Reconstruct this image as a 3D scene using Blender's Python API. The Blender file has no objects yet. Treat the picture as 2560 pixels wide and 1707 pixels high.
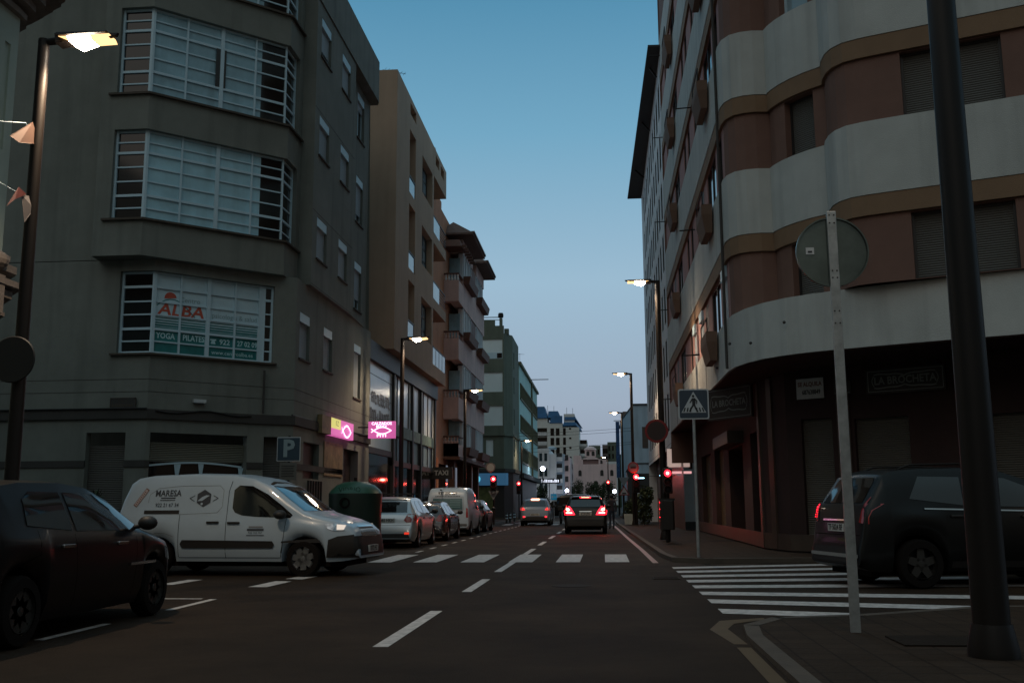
import bpy, bmesh, math, random
from math import radians as R, sin, cos, pi
from mathutils import Vector, Matrix, Euler
from mathutils.bvhtree import BVHTree
random.seed(7)
C = bpy.context.scene
COL = C.collection

# ------------------------------------------------------------------ camera
YAW, PITCH, ROLL, EYE = R(5.1), R(9.325), R(0.35), 1.22
fw = Vector((-sin(YAW)*cos(PITCH), cos(YAW)*cos(PITCH), sin(PITCH)))
rt = Vector((cos(YAW), sin(YAW), 0)); up = rt.cross(fw)
r2 = rt*cos(ROLL) - up*sin(ROLL); u2 = up*cos(ROLL) + rt*sin(ROLL)
cam = bpy.data.cameras.new('camera'); co = bpy.data.objects.new('camera', cam); COL.objects.link(co)
M = Matrix((r2, u2, -fw)).transposed().to_4x4(); M.translation = (0, 0, EYE)
co.matrix_world = M
cam.lens = 35.0; cam.sensor_width = 36; cam.clip_start = 0.1; cam.clip_end = 6000
C.camera = co

# ------------------------------------------------------------------ sky, sun, exposure
wd = bpy.data.worlds.new('World'); C.world = wd; wd.use_nodes = True
nt = wd.node_tree; nt.nodes.clear()
SUN_EL, SUN_ROT = R(3), R(195)
sky = nt.nodes.new('ShaderNodeTexSky'); sky.sky_type = 'NISHITA'; sky.sun_disc = False
sky.sun_elevation = SUN_EL; sky.sun_rotation = SUN_ROT; sky.dust_density = 0.6; sky.ozone_density = 2.5
gain = nt.nodes.new('ShaderNodeVectorMath'); gain.operation = 'SCALE'; gain.inputs['Scale'].default_value = 0.25
tc = nt.nodes.new('ShaderNodeTexCoord'); sx = nt.nodes.new('ShaderNodeSeparateXYZ'); rp = nt.nodes.new('ShaderNodeValToRGB')
cr = rp.color_ramp
stops = [(0.0, (1.85, 1.95, 2.45)), (0.10, (2.35, 2.9, 3.65)), (0.22, (2.3, 3.45, 4.4)), (0.36, (1.2, 2.7, 3.85)), (0.5, (0.5, 1.75, 2.85)), (0.68, (1.5, 2.3, 2.9)), (1.0, (2.1, 2.7, 3.0))]
cr.elements[0].position = 0; cr.elements[1].position = 1
for p, c in stops[1:-1]: cr.elements.new(p)
for e, (p, c) in zip(cr.elements, stops): e.position = p; e.color = tuple(v/6 for v in c) + (1,)
sc6 = nt.nodes.new('ShaderNodeVectorMath'); sc6.operation = 'SCALE'; sc6.inputs['Scale'].default_value = 6
mx = nt.nodes.new('ShaderNodeMix'); mx.data_type = 'RGBA'; mx.inputs[0].default_value = 0.92
bg = nt.nodes.new('ShaderNodeBackground'); bg.inputs['Strength'].default_value = 0.1
wo = nt.nodes.new('ShaderNodeOutputWorld')
L = nt.links.new
L(sky.outputs[0], gain.inputs[0]); L(tc.outputs['Generated'], sx.inputs[0]); L(sx.outputs['Z'], rp.inputs[0])
L(rp.outputs[0], sc6.inputs[0]); L(gain.outputs[0], mx.inputs[6]); L(sc6.outputs[0], mx.inputs[7])
mr = nt.nodes.new('ShaderNodeMapRange'); mr.interpolation_type = 'SMOOTHSTEP'; mr.inputs[1].default_value = -0.45; mr.inputs[2].default_value = 0.55; L(sx.outputs['Y'], mr.inputs[0])
dusk = nt.nodes.new('ShaderNodeValToRGB'); dr = dusk.color_ramp; dr.elements[0].color = (.12, .085, .06, 1); dr.elements[1].color = (.50, .78, .92, 1)
for p_, c_ in ((.28, (.19, .20, .19, 1)), (.6, (.42, .62, .70, 1))): e_ = dr.elements.new(p_); e_.color = c_
L(sx.outputs['Z'], dusk.inputs[0]); dk = nt.nodes.new('ShaderNodeVectorMath'); dk.operation = 'SCALE'; dk.inputs['Scale'].default_value = 3.0; L(dusk.outputs[0], dk.inputs[0])
mx2 = nt.nodes.new('ShaderNodeMix'); mx2.data_type = 'RGBA'; L(mr.outputs[0], mx2.inputs[0]); L(dk.outputs[0], mx2.inputs[6]); L(mx.outputs[2], mx2.inputs[7]); L(mx2.outputs[2], bg.inputs[0]); L(bg.outputs[0], wo.inputs[0])
sl = bpy.data.lights.new('sun', 'SUN'); sl.energy = 0.10; sl.angle = R(40); sl.color = (1.0, 0.86, 0.74)
so = bpy.data.objects.new('sun', sl); COL.objects.link(so)
sd = Vector((sin(SUN_ROT)*cos(R(35)), cos(SUN_ROT)*cos(R(35)), sin(R(35)))); so.rotation_euler = sd.to_track_quat('Z', 'Y').to_euler()
C.view_settings.view_transform = 'Standard'; C.view_settings.look = 'None'; C.view_settings.exposure = 0.62; C.view_settings.gamma = 1
C.cycles.max_bounces = 5; C.cycles.diffuse_bounces = 3; C.cycles.glossy_bounces = 3; C.cycles.sample_clamp_indirect = 4

# ------------------------------------------------------------------ materials
MATS = {}
def mat(name, col, rough=0.7, var=0.0, vs=1.2, bump=0.0, bs=30, metal=0.0, coat=0.0, emit=None, es=0.0, spec=0.5, stain_or_fold=None, brick=None, slat=None, trans=0.0):
    if name in MATS: return MATS[name]
    m = bpy.data.materials.new(name); m.use_nodes = True; t = m.node_tree; b = t.nodes['Principled BSDF']
    b.inputs['Base Color'].default_value = (*col, 1); b.inputs['Roughness'].default_value = rough
    b.inputs['Metallic'].default_value = metal; b.inputs['Coat Weight'].default_value = coat; b.inputs['Coat Roughness'].default_value = 0.05
    b.inputs['Specular IOR Level'].default_value = spec
    if trans: b.inputs['Transmission Weight'].default_value = trans
    if emit: b.inputs['Emission Color'].default_value = (*emit, 1); b.inputs['Emission Strength'].default_value = es
    tcn = t.nodes.new('ShaderNodeTexCoord'); src = None
    if var:
        n = t.nodes.new('ShaderNodeTexNoise'); n.inputs['Scale'].default_value = vs; n.inputs['Detail'].default_value = 6; n.inputs['Roughness'].default_value = 0.65
        t.links.new(tcn.outputs['Object'], n.inputs['Vector'])
        r = t.nodes.new('ShaderNodeValToRGB'); r.color_ramp.elements[0].position = 0.3; r.color_ramp.elements[1].position = 0.72
        r.color_ramp.elements[0].color = tuple(c*(1-var) for c in col) + (1,); r.color_ramp.elements[1].color = tuple(min(1, c*(1+var)) for c in col) + (1,)
        t.links.new(n.outputs['Fac'], r.inputs[0]); src = r.outputs[0]
    if stain_or_fold:
        mp = t.nodes.new('ShaderNodeMapping'); mp.inputs['Scale'].default_value = (2.2, 2.2, 0.16)
        n = t.nodes.new('ShaderNodeTexNoise'); n.inputs['Scale'].default_value = 1.1; n.inputs['Detail'].default_value = 5
        t.links.new(tcn.outputs['Object'], mp.inputs[0]); t.links.new(mp.outputs[0], n.inputs['Vector'])
        r = t.nodes.new('ShaderNodeMapRange'); r.inputs[1].default_value = 0.5; r.inputs[2].default_value = 0.75; r.inputs[4].default_value = stain_or_fold
        t.links.new(n.outputs['Fac'], r.inputs[0])
        mm = t.nodes.new('ShaderNodeMix'); mm.data_type = 'RGBA'
        t.links.new(r.outputs[0], mm.inputs[0])
        if src: t.links.new(src, mm.inputs[6])
        else: mm.inputs[6].default_value = (*col, 1)
        mm.inputs[7].default_value = tuple(c*0.45 for c in col) + (1,); src = mm.outputs[2]
    if brick:
        bt_ = t.nodes.new('ShaderNodeTexBrick'); bt_.offset = 0.0; bt_.inputs['Scale'].default_value = brick; bt_.inputs['Brick Width'].default_value = .75; bt_.inputs['Row Height'].default_value = .75; bt_.inputs['Mortar Size'].default_value = .025
        bt_.inputs['Color1'].default_value = (1, 1, 1, 1); bt_.inputs['Color2'].default_value = (.82, .82, .82, 1); bt_.inputs['Mortar'].default_value = (.45, .45, .45, 1); t.links.new(tcn.outputs['Object'], bt_.inputs['Vector'])
        ml = t.nodes.new('ShaderNodeMix'); ml.data_type = 'RGBA'; ml.blend_type = 'MULTIPLY'; ml.inputs[0].default_value = 1
        if src: t.links.new(src, ml.inputs[6])
        else: ml.inputs[6].default_value = (*col, 1)
        t.links.new(bt_.outputs['Color'], ml.inputs[7]); src = ml.outputs[2]
    if src: t.links.new(src, b.inputs['Base Color'])
    if bump or slat:
        bp = t.nodes.new('ShaderNodeBump'); bp.inputs['Strength'].default_value = bump or 0.5; bp.inputs['Distance'].default_value = 0.02
        if slat:
            w = t.nodes.new('ShaderNodeTexWave'); w.bands_direction = 'Z'; w.inputs['Scale'].default_value = slat; 
            t.links.new(tcn.outputs['Object'], w.inputs['Vector']); t.links.new(w.outputs['Fac'], bp.inputs['Height']); bp.inputs['Strength'].default_value = 1.0
        else:
            n = t.nodes.new('ShaderNodeTexNoise'); n.inputs['Scale'].default_value = bs; n.inputs['Detail'].default_value = 4
            t.links.new(tcn.outputs['Object'], n.inputs['Vector']); t.links.new(n.outputs['Fac'], bp.inputs['Height'])
        t.links.new(bp.outputs[0], b.inputs['Normal'])
    MATS[name] = m; return m

def em(name, col, s): return mat(name, (0.02, 0.02, 0.02), 0.4, emit=col, es=s)
asphalt = mat('asphalt', (0.033, 0.0215, 0.014), 0.75, var=0.5, vs=0.6, bump=0.6, bs=70, spec=0.1, stain_or_fold=.35)
paint = mat('road_paint', (0.52, 0.49, 0.47), 0.6, var=0.42, vs=9, bump=0.3, bs=60)
ypaint = mat('yellow_paint', (0.09, 0.052, 0.015), 0.6, var=0.2, vs=4)
paving = mat('paving', (0.042, 0.028, 0.019), 0.75, var=0.2, vs=2, bump=0.4, bs=25, brick=2.5, spec=.1)
kerbm = mat('kerb_stone', (0.075, 0.057, 0.042), 0.8, var=0.2, vs=3, bump=0.4)
grey_st = mat('grey_stucco', (0.205, 0.212, 0.186), 0.9, var=0.14, vs=0.8, bump=0.5, bs=55, stain_or_fold=0.45)
grey_dk = mat('dark_band', (0.055, 0.05, 0.045), 0.8, var=0.2)
cream = mat('cream_render', (0.40, 0.47, 0.42), 0.85, var=0.12, vs=0.7, bump=0.3, stain_or_fold=0.35)
stonem = mat('carved_stone', (0.20, 0.17, 0.15), 0.85, var=0.2, vs=4, bump=0.6, bs=14)
tan = mat('tan_stucco', (0.47, 0.335, 0.24), 0.9, var=0.08, vs=0.5, bump=0.5, bs=60, stain_or_fold=0.2)
pinkw = mat('pink_render', (0.60, 0.42, 0.38), 0.9, var=0.12, vs=1, bump=0.3, stain_or_fold=0.4)
orangew = mat('orange_render', (0.50, 0.22, 0.12), 0.9, var=0.12, vs=1, bump=0.3, stain_or_fold=0.3)
brownw = mat('brown_wood', (0.13, 0.055, 0.035), 0.7, var=0.25, vs=4)
tilem = mat('roof_tiles', (0.14, 0.09, 0.075), 0.8, var=0.3, vs=6, bump=0.8, bs=9)
greenw = mat('green_grey_render', (0.15, 0.175, 0.135), 0.9, var=0.12, vs=0.6, bump=0.3, stain_or_fold=0.35)
paleblue = mat('pale_panel', (0.80, 0.92, 0.93), 0.5, var=0.06, vs=0.5)
turq = mat('turquoise_render', (0.52, 0.80, 0.76), 0.85, var=0.1, vs=0.5, bump=0.2, stain_or_fold=0.3)
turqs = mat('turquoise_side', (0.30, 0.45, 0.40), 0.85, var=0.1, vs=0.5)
olive = mat('olive_frame', (0.13, 0.12, 0.05), 0.7)
whitew = mat('white_render', (0.74, 0.74, 0.74), 0.85, var=0.1, vs=0.6, bump=0.2, stain_or_fold=0.3)
lbluew = mat('light_blue_render', (0.42, 0.52, 0.60), 0.85, var=0.1, vs=0.6, bump=0.2, stain_or_fold=0.3)
roseb = mat('rose_render', (0.82, 0.62, 0.60), 0.85, var=0.08, vs=0.3, stain_or_fold=0.25)
blueroof = mat('blue_roof', (0.012, 0.10, 0.24), 0.6, var=0.2, vs=0.4)
band_w = mat('band_white', (0.54, 0.54, 0.505), 0.85, var=0.1, vs=0.8, bump=0.45, bs=60, stain_or_fold=0.42)
ochre = mat('ochre_band', (0.25, 0.15, 0.085), 0.85, var=0.1, vs=1, bump=0.4, bs=60)
terra = mat('terracotta_wall', (0.20, 0.105, 0.078), 0.85, var=0.12, vs=1, bump=0.4, bs=60)
rosep = mat('rose_pilaster', (0.42, 0.22, 0.20), 0.85, var=0.1, vs=1, bump=0.3)
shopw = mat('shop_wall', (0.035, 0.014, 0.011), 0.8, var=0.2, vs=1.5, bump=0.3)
shopt = mat('shop_tile', (0.07, 0.045, 0.032), 0.45, var=0.2, vs=3)
shutd = mat('dark_shutter', (0.12, 0.11, 0.095), 0.6, slat=6.5)
shutl = mat('roller_shutter', (0.20, 0.19, 0.145), 0.55, slat=6.5)
blindw = mat('white_blind', (0.42, 0.47, 0.50), 0.6, slat=9)
frame_w = mat('white_frame', (0.55, 0.72, 0.80), 0.5)
frame_d = mat('dark_frame', (0.03, 0.027, 0.025), 0.5)
glass_d = mat('dark_glass', (0.012, 0.010, 0.009), 0.06, spec=0.6)
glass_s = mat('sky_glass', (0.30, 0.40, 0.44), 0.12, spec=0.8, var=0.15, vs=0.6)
glass_r = mat('painted_reflection_glass', (0.82, 0.92, 0.97), 0.22, var=0.12, vs=0.5, spec=.8)  # pale blue base paints the bright reflection into the glass colour
curtain = mat('curtain_glass', (0.29, 0.48, 0.56), 0.14, var=0.25, vs=1.1, spec=0.8, stain_or_fold=.55)  # vertical streaks paint the shade of curtain folds into both curtain colours
curtain_b = mat('bright_curtain_glass', (0.40, 0.67, 0.77), 0.14, var=0.16, vs=1.3, spec=0.8, stain_or_fold=.35)
polem = mat('pole_steel', (0.013, 0.009, 0.007), 0.5, spec=.3)
galv = mat('galvanised', (0.42, 0.43, 0.42), 0.42, metal=0.6, var=0.25, vs=8)
signback = mat('sign_back', (0.17, 0.20, 0.18), 0.3, metal=0.75, var=0.25, vs=3)
rubber = mat('rubber', (0.010, 0.008, 0.007), 0.85, spec=.1)
alloy = mat('alloy', (0.36, 0.36, 0.36), 0.3, metal=0.85)
plastic = mat('black_plastic', (0.018, 0.016, 0.015), 0.55)
cglass = mat('car_glass', (0.008, 0.008, 0.008), 0.03, coat=0.6, spec=0.8)
chrome = mat('chrome', (0.6, 0.6, 0.6), 0.12, metal=1)
plate = mat('plate_white', (0.55, 0.54, 0.50), 0.4)
ink = mat('black_ink', (0.01, 0.01, 0.01), 0.6)
leafd = mat('dark_leaves', (0.035, 0.055, 0.022), 0.8, var=0.5, vs=2)
bark = mat('bark', (0.09, 0.07, 0.05), 0.9)
redl = em('red_lamp', (1.0, 0.012, 0.03), 3.2); redhot = em('red_lamp_core', (1.0, 0.30, 0.16), 9)
lampw = em('lamp_light', (1.0, 0.86, 0.72), 22); lampwarm = em('lamp_light_warm', (1.0, 0.62, 0.22), 6); lamphot = em('lamp_core', (1.0, 0.84, 0.66), 40)
whl = em('cold_light', (0.75, 0.80, 1.0), 24)

# ------------------------------------------------------------------ object helpers
FR = {}
def tag(o, label=None, cat=None, group=None, kind=None):
    if label: o['label'] = label
    if cat: o['category'] = cat
    if group: o['group'] = group
    if kind: o['kind'] = kind
    return o
def thing(name, loc, rz, label, cat, group=None):
    o = bpy.data.objects.new(name, None); COL.objects.link(o); o.location = loc; o.rotation_euler = (0, 0, rz)
    o.empty_display_size = 0.3
    FR[o.name] = (Vector(loc), rz); return tag(o, label, cat, group)
def root_of(o):
    while o.parent: o = o.parent
    return o
def link_mesh(name, me, m, parent):
    o = bpy.data.objects.new(name, me); COL.objects.link(o)
    if m is not None and not me.materials: me.materials.append(m)
    if parent: o.parent = parent
    return o
class MB:
    def __init__(s): s.v = []; s.f = []
    def add(s, vs, fs):
        k = len(s.v); s.v += [tuple(p) for p in vs]; s.f += [tuple(i+k for i in f) for f in fs]; return s
    def quad(s, a, b, c, d): return s.add([a, b, c, d], [(0, 1, 2, 3)])
    def hexa(s, p): # p: 8 pts, bottom ring 0-3, top ring 4-7
        return s.add(p, [(3, 2, 1, 0), (4, 5, 6, 7), (0, 1, 5, 4), (1, 2, 6, 5), (2, 3, 7, 6), (3, 0, 4, 7)])
    def box(s, x0, x1, y0, y1, z0, z1):
        return s.hexa([(x0, y0, z0), (x1, y0, z0), (x1, y1, z0), (x0, y1, z0), (x0, y0, z1), (x1, y0, z1), (x1, y1, z1), (x0, y1, z1)])
    def prism(s, poly, z0, z1):
        n = len(poly)
        return s.add([(x, y, z0) for x, y in poly] + [(x, y, z1) for x, y in poly], [tuple(reversed(range(n))), tuple(range(n, 2*n))] + [(i, (i+1) % n, n+(i+1) % n, n+i) for i in range(n)])
    def tube(s, a, b, ra, rb=None, n=10, caps=True):
        a, b = Vector(a), Vector(b); rb = ra if rb is None else rb; d = (b-a).normalized()
        u = d.orthogonal().normalized(); w = d.cross(u); vs = []
        for c, r in ((a, ra), (b, rb)):
            for i in range(n): t = 2*pi*i/n; vs.append(c + u*cos(t)*r + w*sin(t)*r)
        fs = [(i, (i+1) % n, n+(i+1) % n, n+i) for i in range(n)]
        if caps: fs += [tuple(reversed(range(n))), tuple(range(n, 2*n))]
        return s.add(vs, fs)
    def path(s, pts, r, n=6):
        for a, b in zip(pts, pts[1:]): s.tube(a, b, r, r, n)
        return s
    def lathe(s, prof, c, axis='Z', n=28, caps=True):
        vs = []; c = Vector(c)
        for r, h in prof:
            for i in range(n):
                t = 2*pi*i/n; p = (r*cos(t), r*sin(t), h)
                if axis == 'Y': p = (p[0], p[2], p[1])
                if axis == 'X': p = (p[2], p[0], p[1])
                vs.append(c + Vector(p))
        m = len(prof); fs = [(j*n+i, j*n+(i+1) % n, (j+1)*n+(i+1) % n, (j+1)*n+i) for j in range(m-1) for i in range(n)]
        if caps and prof[0][0] > 1e-4: fs.append(tuple(reversed(range(n))))
        if caps and prof[-1][0] > 1e-4: fs.append(tuple(range((m-1)*n, m*n)))
        return s.add(vs, fs)
    def sphere(s, c, r, n=14, sz=1.0):
        return s.lathe([(max(1e-5, r*sin(pi*j/8)), -r*sz*cos(pi*j/8)) for j in range(9)], c, 'Z', n)
    def build(s, name, m, parent=None, smooth=False, world=False, sharp=35, bevel=0):
        vs = s.v
        if world and parent:
            loc, rz = FR[root_of(parent).name]; q = Matrix.Rotation(-rz, 3, 'Z'); vs = [tuple(q @ (Vector(p)-loc)) for p in vs]
        me = bpy.data.meshes.new(name); me.from_pydata(vs, [], s.f); me.update()
        bm = bmesh.new(); bm.from_mesh(me); bmesh.ops.remove_doubles(bm, verts=bm.verts, dist=1e-5); bmesh.ops.recalc_face_normals(bm, faces=bm.faces) if smooth else None
        bm.to_mesh(me); bm.free()
        me.validate()
        if smooth:
            for p in me.polygons: p.use_smooth = True
            if len(me.polygons) and name != 'patch': me.set_sharp_from_angle(angle=R(sharp))
        o = link_mesh(name, me, m, parent)
        if bevel:
            b = o.modifiers.new('bevel', 'BEVEL'); b.width = bevel; b.segments = 2; b.limit_method = 'ANGLE'
        return o
def struct(name, mb, m, **k): return tag(mb.build(name, m, **k), kind='structure')
def copy_thing(o, loc, rz, label=None, group=None):
    c = o.copy(); COL.objects.link(c); c.location = loc; c.rotation_euler = (0, 0, rz); FR[c.name] = (Vector(loc), rz)
    if label: c['label'] = label
    if group: c['group'] = group
    def rec(src, dst):
        for ch in list(src.children):
            d = ch.copy(); COL.objects.link(d); d.parent = dst; rec(ch, d)
    rec(o, c); return c

class Path:
    """facade along a plan polyline; outward = right-hand side of travel"""
    def __init__(s, pts):
        s.p = [Vector((x, y)) for x, y in pts]; s.s = [0]
        for a, b in zip(s.p, s.p[1:]): s.s.append(s.s[-1]+(b-a).length)
        s.nd = []
        for i in range(len(s.p)):
            ns = []
            for a, b in ((i-1, i), (i, i+1)):
                if a >= 0 and b < len(s.p): d = (s.p[b]-s.p[a]).normalized(); ns.append(Vector((d.y, -d.x)))
            n = sum(ns, Vector((0, 0))).normalized(); s.nd.append(n/max(0.5, n.dot(ns[0])))
    def at(s, u, z, w=0.0):
        i = 0
        while i < len(s.p)-2 and u > s.s[i+1]+2e-4: i += 1
        L_ = s.s[i+1]-s.s[i]; t = (u-s.s[i])/L_; d = (s.p[i+1]-s.p[i])/L_; n0 = Vector((d.y, -d.x))
        p = s.p[i]+d*(u-s.s[i])
        if t < 2e-4/L_: n = s.nd[i]
        elif t > 1-2e-4/L_: n = s.nd[i+1]
        else: n = n0
        q = p+n*w; return (q.x, q.y, z)
    def u_near(s, x=None, y=None, seg=0):
        a, b = s.p[seg], s.p[seg+1]
        t = (x-a.x)/(b.x-a.x) if x is not None else (y-a.y)/(b.y-a.y)
        return s.s[seg]+t*(s.s[seg+1]-s.s[seg])
def brk(P, u0, u1, extra=()): return sorted(set([round(u, 5) for u in [u0, u1]+[q for q in list(P.s)+list(extra) if u0 < q < u1]]))
def wall(P, u0, u1, z0, z1, holes=(), depth=0.18, w=0.0, mb=None):
    mb = mb or MB(); us = brk(P, u0, u1, [q for h in holes for q in h[:2]])
    zs = sorted(set([z0, z1]+[q for h in holes for q in h[2:4] if z0 < q < z1]))
    for a, b in zip(us, us[1:]):
        m = (a+b)/2
        for c, d in zip(zs, zs[1:]):
            n = (c+d)/2
            if any(h[0] < m < h[1] and h[2] < n < h[3] for h in holes): continue
            mb.quad(P.at(a, c, w), P.at(b, c, w), P.at(b, d, w), P.at(a, d, w))
    for h in holes:
        dp = h[4] if len(h) > 4 else depth
        hb = brk(P, h[0], h[1])
        for a, b in zip(hb, hb[1:]):
            mb.quad(P.at(a, h[3], w), P.at(b, h[3], w), P.at(b, h[3], w-dp), P.at(a, h[3], w-dp))
            mb.quad(P.at(a, h[2], w-dp), P.at(b, h[2], w-dp), P.at(b, h[2], w), P.at(a, h[2], w))
        mb.quad(P.at(h[0], h[2], w), P.at(h[0], h[3], w), P.at(h[0], h[3], w-dp), P.at(h[0], h[2], w-dp))
        mb.quad(P.at(h[1], h[2], w-dp), P.at(h[1], h[3], w-dp), P.at(h[1], h[3], w), P.at(h[1], h[2], w))
    return mb
def bar(mb, P, u0, u1, z0, z1, w0, w1):
    us = brk(P, u0, u1)
    for a, b in zip(us, us[1:]):
        mb.hexa([P.at(a, z0, w1), P.at(b, z0, w1), P.at(b, z0, w0), P.at(a, z0, w0), P.at(a, z1, w1), P.at(b, z1, w1), P.at(b, z1, w0), P.at(a, z1, w0)])
    return mb
def sheet(P, u0, u1, z0, z1, w, mb=None):
    mb = mb or MB(); us = brk(P, u0, u1)
    for a, b in zip(us, us[1:]): mb.quad(P.at(a, z0, w), P.at(b, z0, w), P.at(b, z1, w), P.at(a, z1, w))
    return mb
def window(P, h, root, fm=frame_w, gm=glass_d, depth=0.18, nv=1, nh=0, bw=0.05, blind=None, box=False, sill=None, frac=1.0, world=True):
    """one window: frame object > glass, blind, blind box; sill"""
    u0, u1, z0, z1 = h[:4]; w0, w1 = -depth, -depth+0.05; f = MB()
    for a in (u0, u1-bw): bar(f, P, a, a+bw, z0, z1, w0, w1)
    for z in (z0, z1-bw): bar(f, P, u0+bw, u1-bw, z, z+bw, w0, w1)
    for i in range(nv): u = u0+(u1-u0)*(i+1)/(nv+1); bar(f, P, u-bw/2, u+bw/2, z0+bw, z1-bw, w0, w1-0.004)
    for i in range(nh): z = z0+(z1-z0)*(i+1)/(nh+1); bar(f, P, u0+bw, u1-bw, z-bw/2, z+bw/2, w0, w1-0.008)
    fo = f.build('window', fm, root, world=world)
    sheet(P, u0, u1, z0, z1, w0+0.015).build('pane', gm, fo, world=world)
    if box:
        bar(MB(), P, u0, u1, z1-0.28, z1, w0+0.06, -0.01).build('blind_box', frame_w, fo, world=world); z1b = z1-0.29
    else: z1b = z1-bw
    if blind: bar(MB(), P, u0+0.03, u1-0.03, z1b-(z1b-z0)*frac, z1b, w0+0.055, w0+0.075).build('blind', blind, fo, world=world)
    if sill is not None: bar(MB(), P, u0-0.06, u1+0.06, z0-0.05, z0+0.003, -depth+0.01, 0.05).build('sill', sill, fo, world=world)
    return fo

def text_mesh(s, size, bold=0.0, shear=0.0, font_w=1.0):
    cu = bpy.data.curves.new('txt', 'FONT'); cu.body = s; cu.size = size; cu.align_x = 'CENTER'; cu.align_y = 'CENTER'; cu.resolution_u = 2; cu.offset = bold; cu.shear = shear
    o = bpy.data.objects.new('txt', cu); COL.objects.link(o)
    dg = bpy.context.evaluated_depsgraph_get(); me = bpy.data.meshes.new_from_object(o.evaluated_get(dg))
    vs = [(v.co.x*font_w, v.co.y) for v in me.vertices]; fs = [tuple(p.vertices) for p in me.polygons]
    bpy.data.objects.remove(o); bpy.data.curves.remove(cu); bpy.data.meshes.remove(me)
    return vs, fs
def ptext(s, size, P, u, z, w, m, root, name='lettering', world=True, bold=0.0, shear=0.0, fwid=1.0, rot=0.0):
    vs, fs = text_mesh(s, size, bold, shear, fwid); c, sn = cos(rot), sin(rot)
    mb = MB().add([P.at(u+x*c-y*sn, z+x*sn+y*c, w) for x, y in vs], fs)
    return mb.build(name, m, root, world=world)
def shape2d(pts, P, u, z, w, m, root, name, world=True, mb=None):
    mb = mb or MB(); mb.add([P.at(u+x, z+y, w) for x, y in pts], [tuple(range(len(pts)))]); return mb.build(name, m, root, world=world)
def strip2d(mb, P, pts, wd, w, u=0, z=0):
    for (x0, y0), (x1, y1) in zip(pts, pts[1:]):
        L_ = math.hypot(x1-x0, y1-y0) or 1; nx, ny = -(y1-y0)/L_*wd/2, (x1-x0)/L_*wd/2
        mb.quad(P.at(u+x0-nx, z+y0-ny, w), P.at(u+x1-nx, z+y1-ny, w), P.at(u+x1+nx, z+y1+ny, w), P.at(u+x0+nx, z+y0+ny, w))
    return mb
def point(loc, e, col, r=0.08, parent=None, name='bulb_light', spot=None, aim=(0, 0, -1)):
    l = bpy.data.lights.new(name, 'SPOT' if spot else 'POINT'); l.energy = e; l.color = col; l.shadow_soft_size = r
    if spot: l.spot_size = R(spot); l.spot_blend = 0.8
    o = bpy.data.objects.new(name, l); COL.objects.link(o); o.location = loc
    if spot: o.rotation_euler = (-Vector(aim)).to_track_quat('Z', 'Y').to_euler()
    if parent: o.parent = parent
    return o

# ================================================================== ground, road, markings
struct('ground', MB().box(-900, 900, -60, 2500, -0.6, -0.02), mat('earth', (0.07, 0.065, 0.055), 0.9, var=0.2, vs=0.05))
struct('road', MB().box(-60, 60, -30, 700, -0.019, 0.0), asphalt)
def walk(name, poly, h=0.13):
    a = struct(name, MB().prism(poly, -0.015, h), paving)
    k = MB(); n = len(poly)
    for i in range(n-1):
        p, q = Vector(poly[i]), Vector(poly[i+1])
        if abs(p.x) > 30 and abs(q.x) > 30: continue
        d = (q-p).normalized(); nn = Vector((d.y, -d.x))*0.14; up_ = h+0.006
        k.hexa([(p.x+nn.x*.02, p.y+nn.y*.02, -0.014), (q.x+nn.x*.02, q.y+nn.y*.02, -0.014), (q.x-nn.x, q.y-nn.y, -0.014), (p.x-nn.x, p.y-nn.y, -0.014), (p.x+nn.x*.02, p.y+nn.y*.02, up_), (q.x+nn.x*.02, q.y+nn.y*.02, up_), (q.x-nn.x, q.y-nn.y, up_), (p.x-nn.x, p.y-nn.y, up_)])
    struct('kerb', k, kerbm)
# outward (right-hand) side of each listed edge faces the road
walk('pavement_gap_left', [(-40, 24.1), (-8.6, 24.1), (-7.6, 24.7), (-7.0, 25.8), (-6.9, 27), (-6.9, 75.5), (-8, 77), (-40, 77)])
walk('pavement_near_left', [(-6.9, -12), (-6.9, 11.9), (-7.2, 12.9), (-8.2, 13.7), (-9.4, 14.2), (-40, 14.2), (-40, -12)])
walk('pavement_far_left', [(-40, 87), (-8, 87), (-7.0, 88.5), (-7.0, 170), (-40, 170)])
walk('pavement_right', [(40, 79), (1.4, 79), (0.8, 78), (0.85, 62), (1.12, 40), (1.32, 24), (1.45, 22.0), (2.2, 21.5), (5.0, 21.9), (7.2, 21.0), (12, 18.4), (40, 6)], .09)
walk('pavement_far_right', [(2.6, 180), (1.6, 96), (3, 94.5), (40, 94.5), (40, 180)])
walk('pavement_near_right', [(40, 2), (16, 8.6), (8, 12.2), (4.4, 12.3), (2.7, 11.3), (1.75, 11.0), (1.36, 10.3), (1.28, 9.5), (1.3, -12), (40, -12)], .04)
MK = 0.004
def marks(name, rects, m=paint):
    mb = MB()
    for r in rects: mb.add([(x, y, MK) for x, y in r], [tuple(range(len(r)))])
    return struct(name, mb, m)
cd = [(8.9, 11.9), (14.5, 16.95), (18.8, 21.93)] + [(25.35, 28.6), (31.1, 34.1), (37.1, 40.6), (43.6, 46.6), (49.7, 52.6), (55.6, 58.6)]
marks('lane_markings', [[(-2.04, a), (-1.9, a), (-1.9, b), (-2.04, b)] for a, b in cd])
zb = [-6.2, -5.17, -4.16, -3.12, -2.07, -1.04, 0.02]
marks('zebra_crossing', [[(x, 21.95), (x+0.52, 21.95), (x+0.52, 25.3), (x, 25.3)] for x in zb])
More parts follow.
